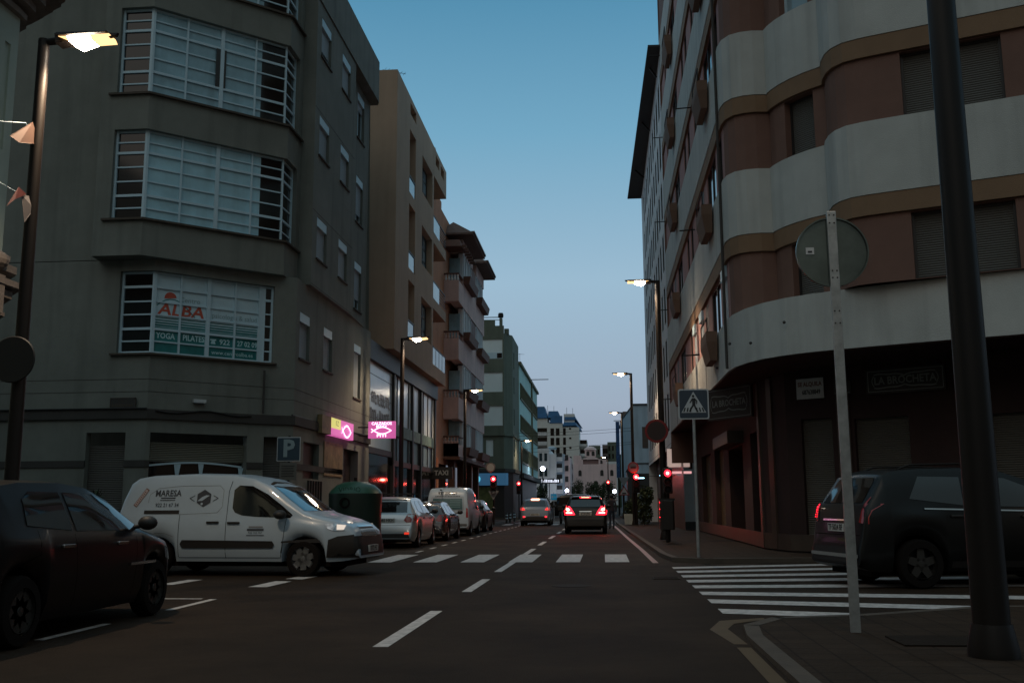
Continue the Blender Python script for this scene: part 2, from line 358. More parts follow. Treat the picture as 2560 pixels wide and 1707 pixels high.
marks('far_zebra_crossing', [[(x*1.0, 62.5), (x+0.5, 62.5), (x+0.5, 65.5), (x, 65.5)] for x in (-6.3, -5.3, -4.3, -3.3, -2.3, -1.3, -0.3)] + [[(-1.9, 60.6), (0.5, 60.6), (0.5, 61.0), (-1.9, 61.0)], [(-6, 68.3), (3.5, 68.3), (3.5, 69.0), (-6, 69.0)], [(-6, 71.3), (3.5, 71.3), (3.5, 72.0), (-6, 72.0)], [(-6, 74.3), (3.5, 74.3), (3.5, 75.0), (-6, 75.0)]])
mh_ = thing('manhole_cover', (-.5, 15.6, .004), 0, 'round iron manhole cover in the middle of the near right lane', 'cover'); MB().lathe([(.0001, .003), (.30, .003), (.31, -.003)], (0, 0, 0), n=32).build('cover_plate', mat('cast_iron', (0.02, .014, .01), .7, bump=.6, bs=20, spec=.1), mh_)
gr_ = thing('drain_grate', (1.02, 17.2, .004), 0, 'small iron drain grate beside the start of the side street crossing', 'drain'); gm_ = MB()
for i in range(9): gm_.box(-.2, .2, -.26+i*.062, -.226+i*.062, -.003, .006)
gm_.box(-.22, -.2, -.28, .3, -.003, .007).box(.2, .22, -.28, .3, -.003, .007).build('grate', MATS['cast_iron'], gr_)
cs = [(20.2, .33), (19.05, .29), (17.9, .22), (16.8, .17), (15.7, .09), (14.6, -.14), (13.45, -.26), (12.25, -.3)]
sz = [4.6, 4.7, 4.7, 4.8, 5.2, 5.4, 4.4, 1.5]
marks('side_zebra_crossing', [[(1.32, y-.52), (1.32+l, y-.52+k*l), (1.32+l, y+k*l), (1.32, y)] for (y, k), l in zip(cs, sz)])
marks('bay_markings', [[(-5.0, y), (-4.9, y), (-4.9, y+0.9), (-5.0, y+0.9)] for y in [26.6+i*2.15 for i in range(16)]])
marks('give_way_blocks', [[(-5.47, 15.3), (-5.17, 15.3), (-5.14, 16.45), (-5.43, 16.5)], [(-5.42, 17.0), (-5.1, 16.9), (-5.03, 17.6), (-5.35, 17.7)], [(-7.1, 15.7), (-6.85, 15.7), (-6.8, 16.8), (-7.05, 16.8)], [(-8.6, 15.9), (-8.35, 15.9), (-8.3, 17), (-8.55, 17)], [(-5.27, 11.9), (-5.17, 11.9), (-5.17, 13.3), (-5.27, 13.3)], [(-5.33, 9.2), (-5.23, 9.2), (-5.23, 10.5), (-5.33, 10.5)], [(-5.36, 6.4), (-5.26, 6.4), (-5.26, 7.8), (-5.36, 7.8)], [(-6.9, 13.3), (-5.4, 13.3), (-5.4, 13.4), (-6.9, 13.4)]])
el = [(1.08, 21.6), (1.02, 28), (0.87, 38), (0.72, 51), (0.55, 64)]
marks('edge_line', [[(a[0]-.06, a[1]), (a[0]+.06, a[1]), (b[0]+.06, b[1]), (b[0]-.06, b[1])] for a, b in zip(el, el[1:])], mat('worn_reflected_red_line', (0.36, 0.20, 0.17), 0.5, var=0.3, vs=2))  # red lamp reflection is painted into the line colour
marks('yellow_kerb_line', [[(1.02, 10.25), (1.12, 9.2), (1.24, 9.2), (1.2, 10.3), (1.32, 10.75), (1.7, 11.15), (1.7, 11.3), (1.2, 11.0)], [(1.1, 2), (1.22, 2), (1.24, 9.0), (1.12, 9.0)]], ypaint)
cv = thing('manhole_cover', (2.9, 9.15, 0.046), 0, 'dark square access cover let into the near right pavement', 'cover')
MB().box(-.42, .42, -.3, .3, -.004, .008).build('cover_plate', mat('cast_iron', (0.02, .014, .01), .7, bump=.6, bs=20, spec=.1), cv)

# ================================================================== grey corner building (left)
gb = thing('apartment_building', (-12, 30, 0), 0, 'grey stucco corner building with white gridded bay windows and a clinic sign', 'building')
PL = Path([(-24, 25.6), (-12.1, 25.6), (-9.75, 27.8), (-8.95, 28.35), (-8.95, 37.9)])
a0, a1, a2, a3, a4 = PL.s
yq = lambda y: PL.u_near(y=y, seg=3)
xq = lambda x: PL.u_near(x=x, seg=0)
bayL = (xq(-13.06), a2+0.3, 5.35, 7.62)
hs1 = [(yq(28.7), yq(29.75), 5.6, 7.0), (yq(31.3), yq(32.35), 5.6, 7.0), (yq(35.3), yq(36.35), 5.12, 7.1)]
shL = (xq(-13.75), xq(-12.66), 0.1, 3.2, 0.25); shC = (a1+.12, a1+2.85, 0.1, 3.2, 0.3)
grd = [(a2+.12, a2+.85, 0.1, 3.2, .3), (yq(29.4), yq(31.1), 2.05, 3.15, .2), (yq(34.1), yq(36.2), 0.1, 3.2, .3)]
w_ = wall(PL, 0, a4, 0, 7.95, [bayL]+hs1+[shL, shC]+grd, 0.2)
# upper storeys
PU = Path([(-24, 25.6), (-13.7, 25.6), (-13.66, 25.08), (-12.27, 25.08), (-9.22, 27.86), (-9.22, 29.2), (-8.8, 29.2), (-8.8, 34.2), (-9.15, 34.2), (-9.15, 37.9)])
b0, b1, b2, b3, b4, b5, b6, b7, b8, b9 = PU.s; b7 = b9
yu = lambda y: PU.u_near(y=y, seg=6)
rows = [(8.96, 11.5), (12.55, 15.1), (16.08, 18.6)]
bays = [(b2+0.45, b5-0.35, z0, z1, .28) for z0, z1 in rows]
stw = []
for i, zt in enumerate((16.97, 13.62, 10.24)):
    for j, (ya, yb) in enumerate(((29.7, 30.85), (32.3, 33.45), (35.9, 37.0))):
        t = zt+(0.12 if j == 2 else 0); yv = (lambda y: PU.u_near(y=y, seg=8)) if j == 2 else yu; stw.append((yv(ya), yv(yb), t-(1.82 if j == 2 else 1.34), t))
wall(PU, 0, b7, 7.95, 19.05, bays+stw, 0.18, mb=w_)
w_.prism([(x, y) for x, y in [(-24, 25.6), (-13.7, 25.6), (-13.66, 25.08), (-12.27, 25.08), (-9.22, 27.86), (-9.22, 29.2), (-8.8, 29.2), (-8.8, 34.2), (-9.0, 37.9), (-24, 37.9)]], 7.93, 7.95)
w_.quad((-24, 37.9, 0), (-8.95, 37.9, 0), (-9.15, 37.9, 19.05), (-24, 37.9, 19.05)); w_.quad((-24, 25.6, 19.05), (-9.3, 25.6, 19.05), (-9.15, 37.9, 19.05), (-24, 37.9, 19.05))
w_.build('wall', grey_st, gb, world=True)
# street-side parapet box that overhangs
pb = MB().prism([(-9.4, 29.3), (-8.76, 29.3), (-8.74, 37.75), (-8.85, 38.05), (-9.4, 38.05)], 17.4, 19.12)
pb.build('parapet', grey_st, gb, world=True)
bar(MB(), PL, xq(-23), a4, 3.56, 3.82, -0.02, 0.07).build('string_course', grey_dk, gb, world=True)
dd = MB(); segs = [(xq(-23), shL[0]), (shL[1], shC[0]), (shC[1], grd[0][0]), (grd[0][1], grd[2][0])]
for u, v in segs: bar(dd, PL, u, v, 2.28, 2.46, -0.02, 0.03)
dd.build('dado_band', grey_dk, gb, world=True)
bs_ = MB()
bar(MB(), PL, bayL[0]-.15, bayL[1]+.1, 5.28, 5.33, -0.2, 0.1).build('sill', kerbm, gb, world=True)
for z0, z1 in rows: bar(MB(), PU, bays[0][0]-.2, b5-.05, z0-.06, z0, -0.25, 0.09).build('sill', kerbm, gb, world=True)

gl = MB()
for z in (4.62, 4.28): bar(gl, PL, a0+1, a4, z, z+.015, -.01, .004)
for z in (13.72, 10.35, 7.98): bar(gl, PU, b6+.02, PU.s[7]-.02, z, z+.015, -.01, .004)
gl.build('groove_line', grey_dk, gb, world=True)

def ribbon(P, hole, ca, cb, mats, root, name='bay_window', zs=(0, .13, .27, .43, .59, .75, .87, 1.0)):
    """corner bay: light bars, sections of panes.  ca,cb = corners"""
    u0, u1, z0, z1 = hole[:4]; w0 = -0.2; f = MB(); H = z1-z0
    nz = len(zs)-1
    for k, q in enumerate(zs):
        b = .035 if k in (2, 5) else (.02 if 0 < k < nz else .03); z = z0+H*q; za, zb_ = (z, z+2*b) if k == 0 else ((z-2*b, z) if k == nz else (z-b, z+b))
        for s0, s1 in ((u0, ca-.05), (ca+.05, cb-.05), (cb+.05, u1)): bar(f, P, s0, s1, za, zb_, w0, w0+.05+.012*(k in (2, 5)))
    W = cb-ca
    for u, b in ((u0+.03, .03), (ca, .11), (ca+W*.25, .025), (ca+W*.5, .055), (ca+W*.75, .025), (cb, .09), (u1-.03, .03)):
        bar(f, P, u-b, u+b, z0, z1, w0-.006, w0+.075+.004*(b > .03))
    fo = f.build(name, frame_w, root, world=True)
    for s0, s1, m in mats: sheet(P, s0, s1, z0, z1, w0+.012).build('pane', m, fo, world=True)
    return fo
W = b4-b3
for k, (h, m) in enumerate(zip(bays, (curtain_b, curtain, curtain))):
    ribbon(PU, h, b3, b4, [(h[0], b3, glass_d), (b3, b3+W*(.80 if k else .82), m), (b3+W*(.80 if k else .82), h[1], glass_d)], gb)
h_ = bays[1]; og = MB()
for ua_, ub_ in ((b3+W*.455, b3+W*.488), (b3+W*.513, b3+W*.53)): sheet(PU, ua_, ub_, h_[2]+(h_[3]-h_[2])*.28, h_[2]+(h_[3]-h_[2])*.74, -.135, mb=og)
og.build('open_sash_gap', glass_d, gb, world=True)
# clinic window with its lettering
W1 = a2-a1; cw = ribbon(PL, bayL, a1+.02, a2-.02, [(bayL[0], a1, glass_d), (a1, a2, mat('clinic_film', (0.56, 0.74, 0.81), 0.25, var=.06, vs=2)), (a2, bayL[1], glass_d)], gb, zs=(0, .15, .30, .475, .635, .815, 1.0))
teal = mat('teal_film', (0.02, 0.19, 0.19), 0.25, var=.3, vs=2); tealw = mat('film_text', (.50, .74, .78), .4); redt = mat('film_red', (.55, .10, .06), .4)
fw_ = -0.182
sheet(PL, a1+.1, a2-.1, 5.40, 6.02, fw_-.002).build('teal_band', teal, cw, world=True)
gh = MB()
for i in range(5): sheet(PL, a1+.1, a2-.1, 6.05+i*.075, 6.05+i*.075+.058-.009*i, fw_-.002, mb=gh)
gh.build('teal_louvre', teal, cw, world=True)
c_ = a1+W1*.27
ptext('ALBA', .47, PL, c_-.02, 6.60, fw_, redt, cw, bold=.01, shear=.15, fwid=1.15)
ptext('Centro', .2, PL, c_+.22, 6.92, fw_, mat('film_grey', (.25, .38, .40), .5), cw)
ptext('psicología & salud', .2, PL, a1+W1*.75, 6.58, fw_, MATS['film_grey'], cw, fwid=.95)
ptext('YOGA', .22, PL, a1+W1*.14, 5.86, fw_, tealw, cw, bold=.006, fwid=.82)
ptext('PILATES', .23, PL, a1+W1*.385, 5.86, fw_, tealw, cw, bold=.006, fwid=.78)
ptext('922', .21, PL, a1+W1*.665, 5.84, fw_, tealw, cw, bold=.004); ptext('27 02 09', .21, PL, a1+W1*.875, 5.84, fw_, tealw, cw, bold=.004, fwid=.82)
ptext('www.centroalba.es', .16, PL, a1+W1*.74, 5.53, fw_, tealw, cw)
ph = MB(); ph.add([PL.at(a1+W1*.56+x, 5.84+y, fw_) for x, y in ((-.07, -.07), (.07, -.07), (.045, .02), (.09, .03), (.09, .07), (-.09, .07), (-.09, .03), (-.045, .02))], [(0, 1, 2, 3, 4, 5, 6, 7)]); ph.build('phone_mark', tealw, cw, world=True)
su = [(.17*cos(t), .17*sin(t)) for t in [.15+pi*i/14 for i in range(15)]]; shape2d(su, PL, c_-.33, 6.93, fw_, redt, cw, 'sun_mark')
strip2d(MB(), PL, [(-.75+.12*i, .36*sin(.42+.33*i)-.25) for i in range(10)], .025, fw_, c_+.05, 6.80).build('arc_mark', teal, cw, world=True)
for k, h in enumerate(stw): window(PU, h, gb, blind=blindw, box=True, sill=kerbm, depth=.16, nv=1, frac=[.72, .78, .2, 1, 1, .75, 1, 1, .72][k])
for k, h in enumerate(hs1): window(PL, h, gb, blind=blindw, box=True, sill=kerbm, depth=.17, nv=1)
# ground floor shutters and doors
sheet(PL, shL[0], shL[1], .1, 2.85, -.2).build('roller_shutter', shutd, gb, world=True)
sb = sheet(PL, shC[0], shC[1], 2.45, 2.95, -.22).build('roller_shutter', shutl, gb, world=True)
dw = MB(); fr = MB(); u0, u1 = shC[0]+.02, shC[1]-.05; sheet(PL, u0, u1, .6, 2.44, -.24, mb=dw)
nn = 14
def arc(u): q = (u-u0)/(u1-u0); return 2.30+.10*sin(pi*q)
for i in range(nn): a_, b_ = u0+(u1-u0)*i/nn, u0+(u1-u0)*(i+1)/nn; fr.hexa([PL.at(a_, arc(a_), -.2), PL.at(b_, arc(b_), -.2), PL.at(b_, arc(b_), -.23), PL.at(a_, arc(a_), -.23), PL.at(a_, arc(a_)+.05, -.2), PL.at(b_, arc(b_)+.05, -.2), PL.at(b_, arc(b_)+.05, -.23), PL.at(a_, arc(a_)+.05, -.23)])
for u, t in ((u0+.82, .06), (u0+1.48, .05), (u1-.03, .05)):
    fr.add([PL.at(u-t*1.6, arc(u), -.21), PL.at(u+t*1.6, arc(u), -.21), PL.at(u+t*.4, 1.95, -.21), PL.at(u-t*.4, 1.95, -.21)], [(3, 2, 1, 0)])
bar(fr, PL, u0+1.6, u1, 1.88, 1.93, -.23, -.19)
so_ = dw.build('shop_window', glass_d, gb, world=True); fr.build('festoon_frame', frame_w, so_, world=True)
for h, m in zip(grd, (shutd, frame_d, frame_d)): sheet(PL, h[0], h[1], h[2], h[3], -h[4]+.02).build('shop_door', m, gb, world=True)
ps = bar(MB(), PL, yq(31.6), yq(33.9), 2.2, 3.3, -.01, .03).build('poster_panel', mat('poster', (.26, .19, .09), .6, var=.5, vs=3), gb, world=True)
sg = MB()
for i in range(6): bar(sg, PL, yq(29.9)+.28*i, yq(29.9)+.28*i+.04, .2, 2.0, .0, .06)
sg.build('security_grille', frame_d, gb, world=True)
bar(MB(), PL, yq(34.4), yq(35.5), .3, 1.9, .0, .02).build('notice_panel', shutd, gb, world=True)
dpipe = MB(); dpipe.path([PL.at(a2+.05, 3.85, .09), PL.at(a2+.05, 5.1, .09)], .035); dpipe.build('drainpipe', grey_dk, gb, world=True)
cb = MB(); pts = [PL.at(a1+.2+i*.3, 3.78-.05*sin(i), .09) for i in range(10)]; cb.path(pts, .02); cb.path([PL.at(u, 3.83, .1) for u in (xq(-20), a1)], .02); cb.path([PL.at(u, 3.84, .1) for u in (a2+.9, a4)], .025); cb.build('cable', plastic, gb, world=True)
wl = thing('wall_lamp', PL.at(a1+1.39, 4.1, 0.02), R(43), 'small unlit white box lamp on the grey wall below the clinic window', 'lamp')
MB().box(-.17, .17, -.12, 0, -.045, .045).build('lamp_housing', mat('lamp_box', (.6, .62, .62), .4), wl); MB().box(-.15, .15, -.10, -.02, -.06, -.046).build('diffuser', frame_w, wl)
pt = thing('street_name_plate', (-12.75, 25.56, 3.98), 0, 'dark street name plate on the grey wall left of the wall lamp', 'sign')
MB().box(-.36, .36, -.03, 0, -.14, .14).build('plate', grey_dk, pt)
PP = Path([(-.5, 0), (.5, 0)])
ptext('CALLE', .1, PP, .5, .06, .034, kerbm, pt, world=False)
lm = MB()
for i in range(9): lm.box(-.3+i*.066, -.255+i*.066, -.034, -.031, -.1, -.03)
lm.build('illegible_line', kerbm, pt)
bm_ = MB()
for a in ((-.36, .36, -.14, -.125), (-.36, .36, .125, .14), (-.36, -.345, -.14, .14), (.345, .36, -.14, .14)): bm_.box(a[0], a[1], -.037, -.03, a[2], a[3])
bm_.build('plate_border', kerbm, pt)

# ================================================================== cream building (far left, foreground)
lb = thing('ornate_building', (-9.5, 10, 0), 0, 'pale green classical building with carved stone ledges and a rounded cornice at the left edge', 'building')
PB = Path([(-9.5, -8), (-9.5, 14.7), (-9.9, 15.1), (-24, 15.1)])
yb = lambda y: y+8
wn = [(yb(y), yb(y+1.0), z, z+2.1, .25) for y in (1.6, 4.6, 7.6, 10.5) for z in (6.4, 1.4)] + [(yb(13.5), yb(13.95), 6.9, 8.75, .12), (yb(14.35), yb(14.5), 6.9, 8.7, .06)]
wall(PB, 0, PB.s[-1], 0, 9.7, wn, .25).prism([(-9.5, -8), (-9.5, 14.7), (-9.9, 15.1), (-24, 15.1), (-24, -8)], 9.68, 9.7).build('wall', cream, lb, world=True)
for h in wn[:8]: window(PB, h, lb, depth=.22, nv=1, nh=2, fm=frame_w, gm=glass_d)
for h in wn[8:]: sheet(PB, h[0], h[1], h[2], h[3], -h[4]+.02).build('niche', cream, lb, world=True)
cor = MB(); CP = Path([(-9.5, -8), (-9.5, 14.5), (-9.53, 14.75), (-9.68, 14.97), (-9.9, 15.1), (-24, 15.1)])
for i, (z, o, h) in enumerate(((9.25, .10, .1), (9.42, .22, .12), (9.55, .36, .14), (9.70, .5, .13), (9.84, .62, .10), (9.95, .68, .3))): bar(cor, CP, 0, CP.s[-1], z, z+h, -.02, o)
cor.build('cornice', stonem, lb, world=True)
led = MB()
for z, o, h in ((5.1, .12, .1), (4.9, .22, .12), (4.66, .3, .1), (4.5, .18, .12), (4.22, .1, .06), (.0, .1, .7)): bar(led, PB, 0, PB.s[-1], z, z+h, -.02, o)
led.build('stone_ledge', stonem, lb, world=True)
for y in (12.2, 14.25):
    o_ = MB(); o_.sphere((-9.35, y, 5.02), .24, sz=.7); o_.box(-9.5, -9.22, y-.16, y+.16, 4.2, 4.8); o_.build('carved_bracket', stonem, lb, world=True)
o_ = MB(); o_.sphere((-9.42, 13.3, 6.95), .17); o_.box(-9.5, -9.38, 13.14, 13.46, 6.75, 7.05); o_.build('carved_ornament', stonem, lb, world=True)

# ================================================================== tan building
tb = thing('apartment_building', (-12, 48, 0), 0, 'tan stucco block with tall slot windows and cantilevered corner terraces beside the grey building', 'building')
PT = Path([(-24, 41.6), (-8.8, 41.6), (-8.8, 51.45)]); t0, t1, t2 = PT.s; yt = lambda y: t1+y-41.6
th = []; slots = []; wins = []
for i in range(4):
    dz = -3.67*i
    if i == 0: th.append((yt(44.65), yt(46.2), 19.75, 20.3, .9))
    if dz > -11: slots.append((yt(44.6), yt(46.15), 15.85+dz, 18.95+dz, .55))
    wins.append((yt(47.95), yt(51.0), 16.9-.0+dz if i == 0 else 16.85+dz, 18.85+dz, .4))
slots = slots[:3]; wins = wins[:3]
for k, s_ in enumerate(slots): slots[k] = (s_[0], s_[1], max(8.9, s_[2]), s_[3], .55)
wall(PT, 0, t2, 7.9, 20.58, th+slots+wins).prism([(-24, 41.6), (-8.8, 41.6), (-8.8, 51.45), (-9.9, 55.75), (-24, 55.75)], 7.88, 7.9).quad((-24, 41.6, 20.56), (-8.8, 41.6, 20.56), (-8.8, 55.7, 20.56), (-24, 55.7, 20.56)).build('wall', tan, tb, world=True)
for h in slots:
    sheet(PT, h[0], h[1], h[2], h[3], -h[4]+.01).build('recess', tan, tb, world=True)
    f = bar(MB(), PT, h[0], h[1], h[2]+.78, h[2]+.84, -.06, -.0).build('handrail', frame_d, tb, world=True)
    bar(MB(), PT, h[0]+.03, h[1]-.03, h[2]+.03, h[2]+.77, -.06, -.03).build('glass_balustrade', glass_s, f, world=True)
for h in wins: window(PT, h, tb, fm=frame_d, gm=glass_s, depth=.36, nv=2, nh=2, bw=.09)
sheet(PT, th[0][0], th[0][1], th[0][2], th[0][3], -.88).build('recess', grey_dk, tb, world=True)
# terraces
PE = Path([(-8.8, 51.4), (-8.8, 55.75), (-10.2, 55.75)]); ye = lambda y: y-51.4
te = [(ye(52.0), ye(53.2), 19.75, 20.3, .6), (ye(53.75), ye(54.9), 19.75, 20.3, .6)]
tw_ = wall(PE, 0, PE.s[-1], 18.97, 20.58, te, .6)
tw_.prism([(-8.8, 51.4), (-8.8, 55.75), (-10.2, 55.75), (-10.2, 51.4)], 18.95, 18.97)
for z0, z1 in ((15.2, 15.78), (11.6, 12.15), (7.9, 8.6)): MB().prism([(-8.8, 51.46), (-8.8, 55.75), (-10.25, 55.75), (-10.25, 51.46)], z0, z1).build('terrace_slab', tan, tb, world=True)
tw_.build('terrace_parapet', tan, tb, world=True)
rc = MB().quad((-10.2, 51.45, 7.9), (-10.2, 55.75, 7.9), (-10.2, 55.75, 19), (-10.2, 51.45, 19)); rc.quad((-10.2, 51.46, 7.9), (-8.8, 51.46, 7.9), (-8.8, 51.46, 19), (-10.2, 51.46, 19)); rc.build('recess_wall', tan, tb, world=True)
for z, full in ((15.78, 0), (12.15, 0), (8.6, 1)):
    e_ = 4.3 if full else 2.15
    rl = MB().box(-8.86, -8.80, 51.45, 51.4+4.32, z+.92, z+.97)
    if not full:
        for q in (.2, .38, .56, .74): rl.box(-8.85, -8.82, 53.6, 55.72, z+q, z+q+.03)
    else:
        for q in range(5): rl.box(-8.86, -8.81, 51.45+q*1.06, 51.5+q*1.06, z, z+.92)
    ro = rl.build('railing', frame_d, tb, world=True)
    MB().box(-8.84, -8.82, 51.5, 51.4+e_, z+.02, z+.91).build('glass_balustrade', glass_s, ro, world=True)
    MB().box(-8.90, -8.87, 51.35, 51.41, z, z+2.4).build('corner_strip', paleblue, tb, world=True)
# shop front
PS = Path([(-9.4, 36.6), (-9.4, 55.6)]); ysf = lambda y: y-36.6
shop = MB(); 
for y in (44.1, 48.6, 50.9, 55.3): bar(shop, PS, ysf(y), ysf(y)+.28, 0.1, 7.1, -.12, .12)
bar(shop, PS, 0, 19, 7.1, 7.88, -.3, .2); bar(shop, PS, ysf(44.1), 19, 3.0, 3.25, -.1, .06)
bar(shop, PS, 0, ysf(44.1), 3.35, 3.6, -.1, .06)
shop.build('shopfront_frame', frame_d, tb, world=True)
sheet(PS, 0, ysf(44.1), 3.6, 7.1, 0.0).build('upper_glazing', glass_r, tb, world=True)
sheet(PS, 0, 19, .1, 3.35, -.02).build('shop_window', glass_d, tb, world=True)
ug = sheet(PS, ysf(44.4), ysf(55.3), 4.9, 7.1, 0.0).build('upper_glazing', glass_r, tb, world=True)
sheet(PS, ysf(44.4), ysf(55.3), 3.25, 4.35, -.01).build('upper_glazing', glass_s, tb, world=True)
mu = MB()
for i in range(8): y = 45.2+i*1.36; bar(mu, PS, ysf(y), ysf(y)+.05, 3.25, 7.1, 0, .04)
for z in (4.8, 5.75, 6.6): bar(mu, PS, 0, ysf(44.1), z, z+.02, 0, .01)
mu.build('mullion', frame_d, tb, world=True)
si = bar(MB(), PS, ysf(44.5), ysf(50.8), 4.36, 4.88, 0.0, .1).build('sign_band', mat('glaucous', (.16, .24, .2), .6, var=.3, vs=4), tb, world=True)
bar(MB(), PS, ysf(51.3), ysf(54.9), 4.36, 4.88, 0.0, .1).build('sign_band', MATS['glaucous'], tb, world=True)
for z in (6.1, 4.55, 2.9):
    rg = MB(); strip2d(rg, PS, [(.42*cos(t), .62*sin(t)) for t in [2*pi*i/24 for i in range(25)]], .07, .02, ysf(39.35), z); rg.build('oval_mark', frame_d, tb, world=True)
random.seed(3)
for z, n, y0 in ((5.65, 11, 40.1), (4.75, 15, 38.6)):
    lt = MB()
    for i in range(n):
        u = ysf(y0)+i*.33; hh = random.uniform(.36, .5)*(1.35 if z < 5 else 1); k = random.random()
        strip2d(lt, PS, [(0, 0), (0, hh)], .11, .015, u, z-.2); strip2d(lt, PS, [(0, hh if k > .5 else 0), (.2, hh if k > .5 else 0)], .11, .015, u, z-.2)
        if k > .3: strip2d(lt, PS, [(.2, 0), (.2, hh)], .11, .015, u, z-.2)
        if k < .6: strip2d(lt, PS, [(0, hh*.5), (.2, hh*.5)], .06, .015, u, z-.2)
    lt.build('metal_lettering', mat('bronze', (.10, .06, .035), .4, metal=.6), tb, world=True)

# ================================================================== pink balcony building
kb = thing('apartment_building', (-12, 68, 0), 0, 'pink and orange balconied block with tiled eaves between the tan and the dark green buildings', 'building')
ow = MB().box(-24, -9.75, 55.8, 76, 0, 19.6).box(-24, -10.0, 55.9, 61.4, 19.6, 20.55); ow.build('orange_wall', orangew, kb, world=True)
pw = MB(); PK = Path([(-9.75, 61.0), (-8.8, 61.0), (-8.8, 74.6), (-9.75, 74.6)]); k0, k1, k2, k3 = PK.s; yk = lambda y: k1+y-61
FL = 3.71; base = 13.93
wz = []
for i in range(3):
    z = base-FL*i
    bar(pw, PK, k0, k3, z, z+(1.35 if 1 else 0), -.6, 0)          # solid parapet
    bar(pw, PK, yk(62.9), k3, z+1.35, z+1.85, -.6, 0)
    wz.append((z-1.86, z))
bar(pw, PK, k0, k1, 6.4-2.3, 5.15, -.6, 0.0); bar(pw, PK, yk(61), k3, 4.2, 4.95, -.6, 0)
for y0, y1 in ((62.9, 68.0), (70.0, 74.6)):
    pw.box(-9.75, -8.82, y0, y1, 17.62, 18.72)
pw.build('parapet_wall', pinkw, kb, world=True)
MB().box(-9.7, -8.7, 60.9, 74.7, 4.0, 4.19).build('first_floor_slab', brownw, kb, world=True)
tops = [(15.78, 17.62)] + [(z0, z1) for z0, z1 in wz]
for i, (z0, z1) in enumerate(tops):
    for y0, y1 in ((63.2, 67.4), (69.9, 74.2)):
        PW = Path([(-8.85, y0), (-8.85, y1)]); f = MB()
        bar(f, PW, 0, y1-y0, z0, z0+.08, -.3, 0); bar(f, PW, 0, y1-y0, z1-.08, z1, -.3, 0)
        for q in range(6): u = (y1-y0)*q/5; bar(f, PW, max(0, u-.12), min(y1-y0, u+.12), z0, z1, -.3, 0)
        fo = f.build('window_bay', whitew, kb, world=True); sheet(PW, 0, y1-y0, z0, z1, -.22).build('pane', glass_s if i < 2 else curtain, fo, world=True)
        pl = MB().hexa([(-8.8, y0-.1, z0-.28), (-8.42, y0, z0-.28), (-8.42, y1, z0-.28), (-8.8, y1+.1, z0-.28), (-8.8, y0-.1, z0+.22), (-8.32, y0-.1, z0+.22), (-8.32, y1+.1, z0+.22), (-8.8, y1+.1, z0+.22)]); pl.build('planter_box', brownw, kb, world=True)
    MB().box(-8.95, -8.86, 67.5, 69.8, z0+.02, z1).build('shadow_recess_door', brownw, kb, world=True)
    # corner balcony facing the camera
    zf = base-FL*(i) if i < 3 else 4.2
    zt = zf+1.35 if i < 3 else 5.0
    b_ = MB().box(-9.74, -8.76, 60.93, 61.1, zt+.38, zt+.46); b_.box(-8.94, -8.76, 61.1, 62.9, zt+.38, zt+.46); b_.build('balcony_rail', brownw, kb, world=True)
    bl = MB()
    for q in range(5): bl.lathe([(.05, 0), (.075, .12), (.04, .2), (.06, .34), (.05, .4)], (-9.62+q*.19, 61.02, zt), n=8)
    bl.build('baluster_row', whitew if i == 0 else pinkw, kb, world=True)
    MB().box(-9.7, -9.0, 62.86, 62.9, zt+.1, zt+1.9).build('balcony_door', curtain, kb, world=True)
MB().box(-9.74, -8.8, 61.0, 61.08, 4.2, 5.0).build('balcony_front', mat('orange_panel', (.55, .17, .05), .8, var=.15), kb, world=True)
for z in (17.9,):
    aw = MB().hexa([(-9.75, 60.6, z-.5), (-8.6, 60.6, z-.5), (-8.6, 63, z-.3), (-9.75, 63, z-.3), (-9.75, 60.9, z), (-8.75, 60.9, z), (-8.75, 63, z), (-9.75, 63, z)]); aw.build('pergola', brownw, kb, world=True)
    for i in range(7): MB().box(-8.75, -8.35, 61.2+i*.75, 61.35+i*.75, z-.42, z-.28).build('rafter_end', brownw, kb, world=True)
for y0, y1 in ((61.6, 68.3), (69.4, 75.0)):
    rf = MB(); zz = 18.55
    rf.add([(-10.4, y0, zz), (-8.0, y0, zz), (-8.0, y1, zz), (-10.4, y1, zz), (-9.4, y0+1, zz+1.0), (-9.4, y1-1, zz+1.0)], [(3, 2, 1, 0), (0, 1, 4), (1, 2, 5, 4), (2, 3, 5), (3, 0, 4, 5)])
    rf.box(-10.3, -7.98, y0, y1, zz-.12, zz)
    for i in range(int((y1-y0)/.28)): rf.lathe([(.09, -.12), (.09, .1)], (-7.98, y0+.15+i*.28, zz+.03), 'X', 8)
    rf.build('tiled_eave', tilem, kb, world=True)
MB().box(-10.2, -9.5, 55.85, 56.2, 19.3, 22.2).build('stair_tower', whitew, kb, world=True)
MB().box(-9.72, -9.60, 58.0, 58.4, 0.1, 4.0).build('ground_column', orangew, kb, world=True)
gs = MB()
for y in (62, 66, 70.2, 74): MB().box(-9.6, -9.2, y, y+.5, .1, 4.0).build('ground_column', brownw, kb, world=True)
MB().box(-9.74, -9.70, 56.5, 75.5, .2, 3.7).build('shop_window', glass_d, kb, world=True)
ct = MB(); ct.quad((-9.745, 57.0, 8.9), (-9.745, 57.4, 8.9), (-9.745, 57.4, 10.5), (-9.745, 57.0, 10.5)); ct.build('side_window', glass_d, kb, world=True)
# taxi sign
tx = thing('taxi_sign', (-8.9, 55.2, 3.0), 0, 'dark rectangular TAXI sign under the pink building', 'sign')
MB().box(-.62, .62, -.06, .06, -.33, .33).build('panel', frame_d, tx)
ptext('TAXI', .36, PP, .5, 0, .07, mat('dull_white', (.45, .45, .43), .5), tx, world=False, bold=.01)
MB().box(-.02, .02, -.02, .02, -2.9, -.33).build('post', polem, tx)

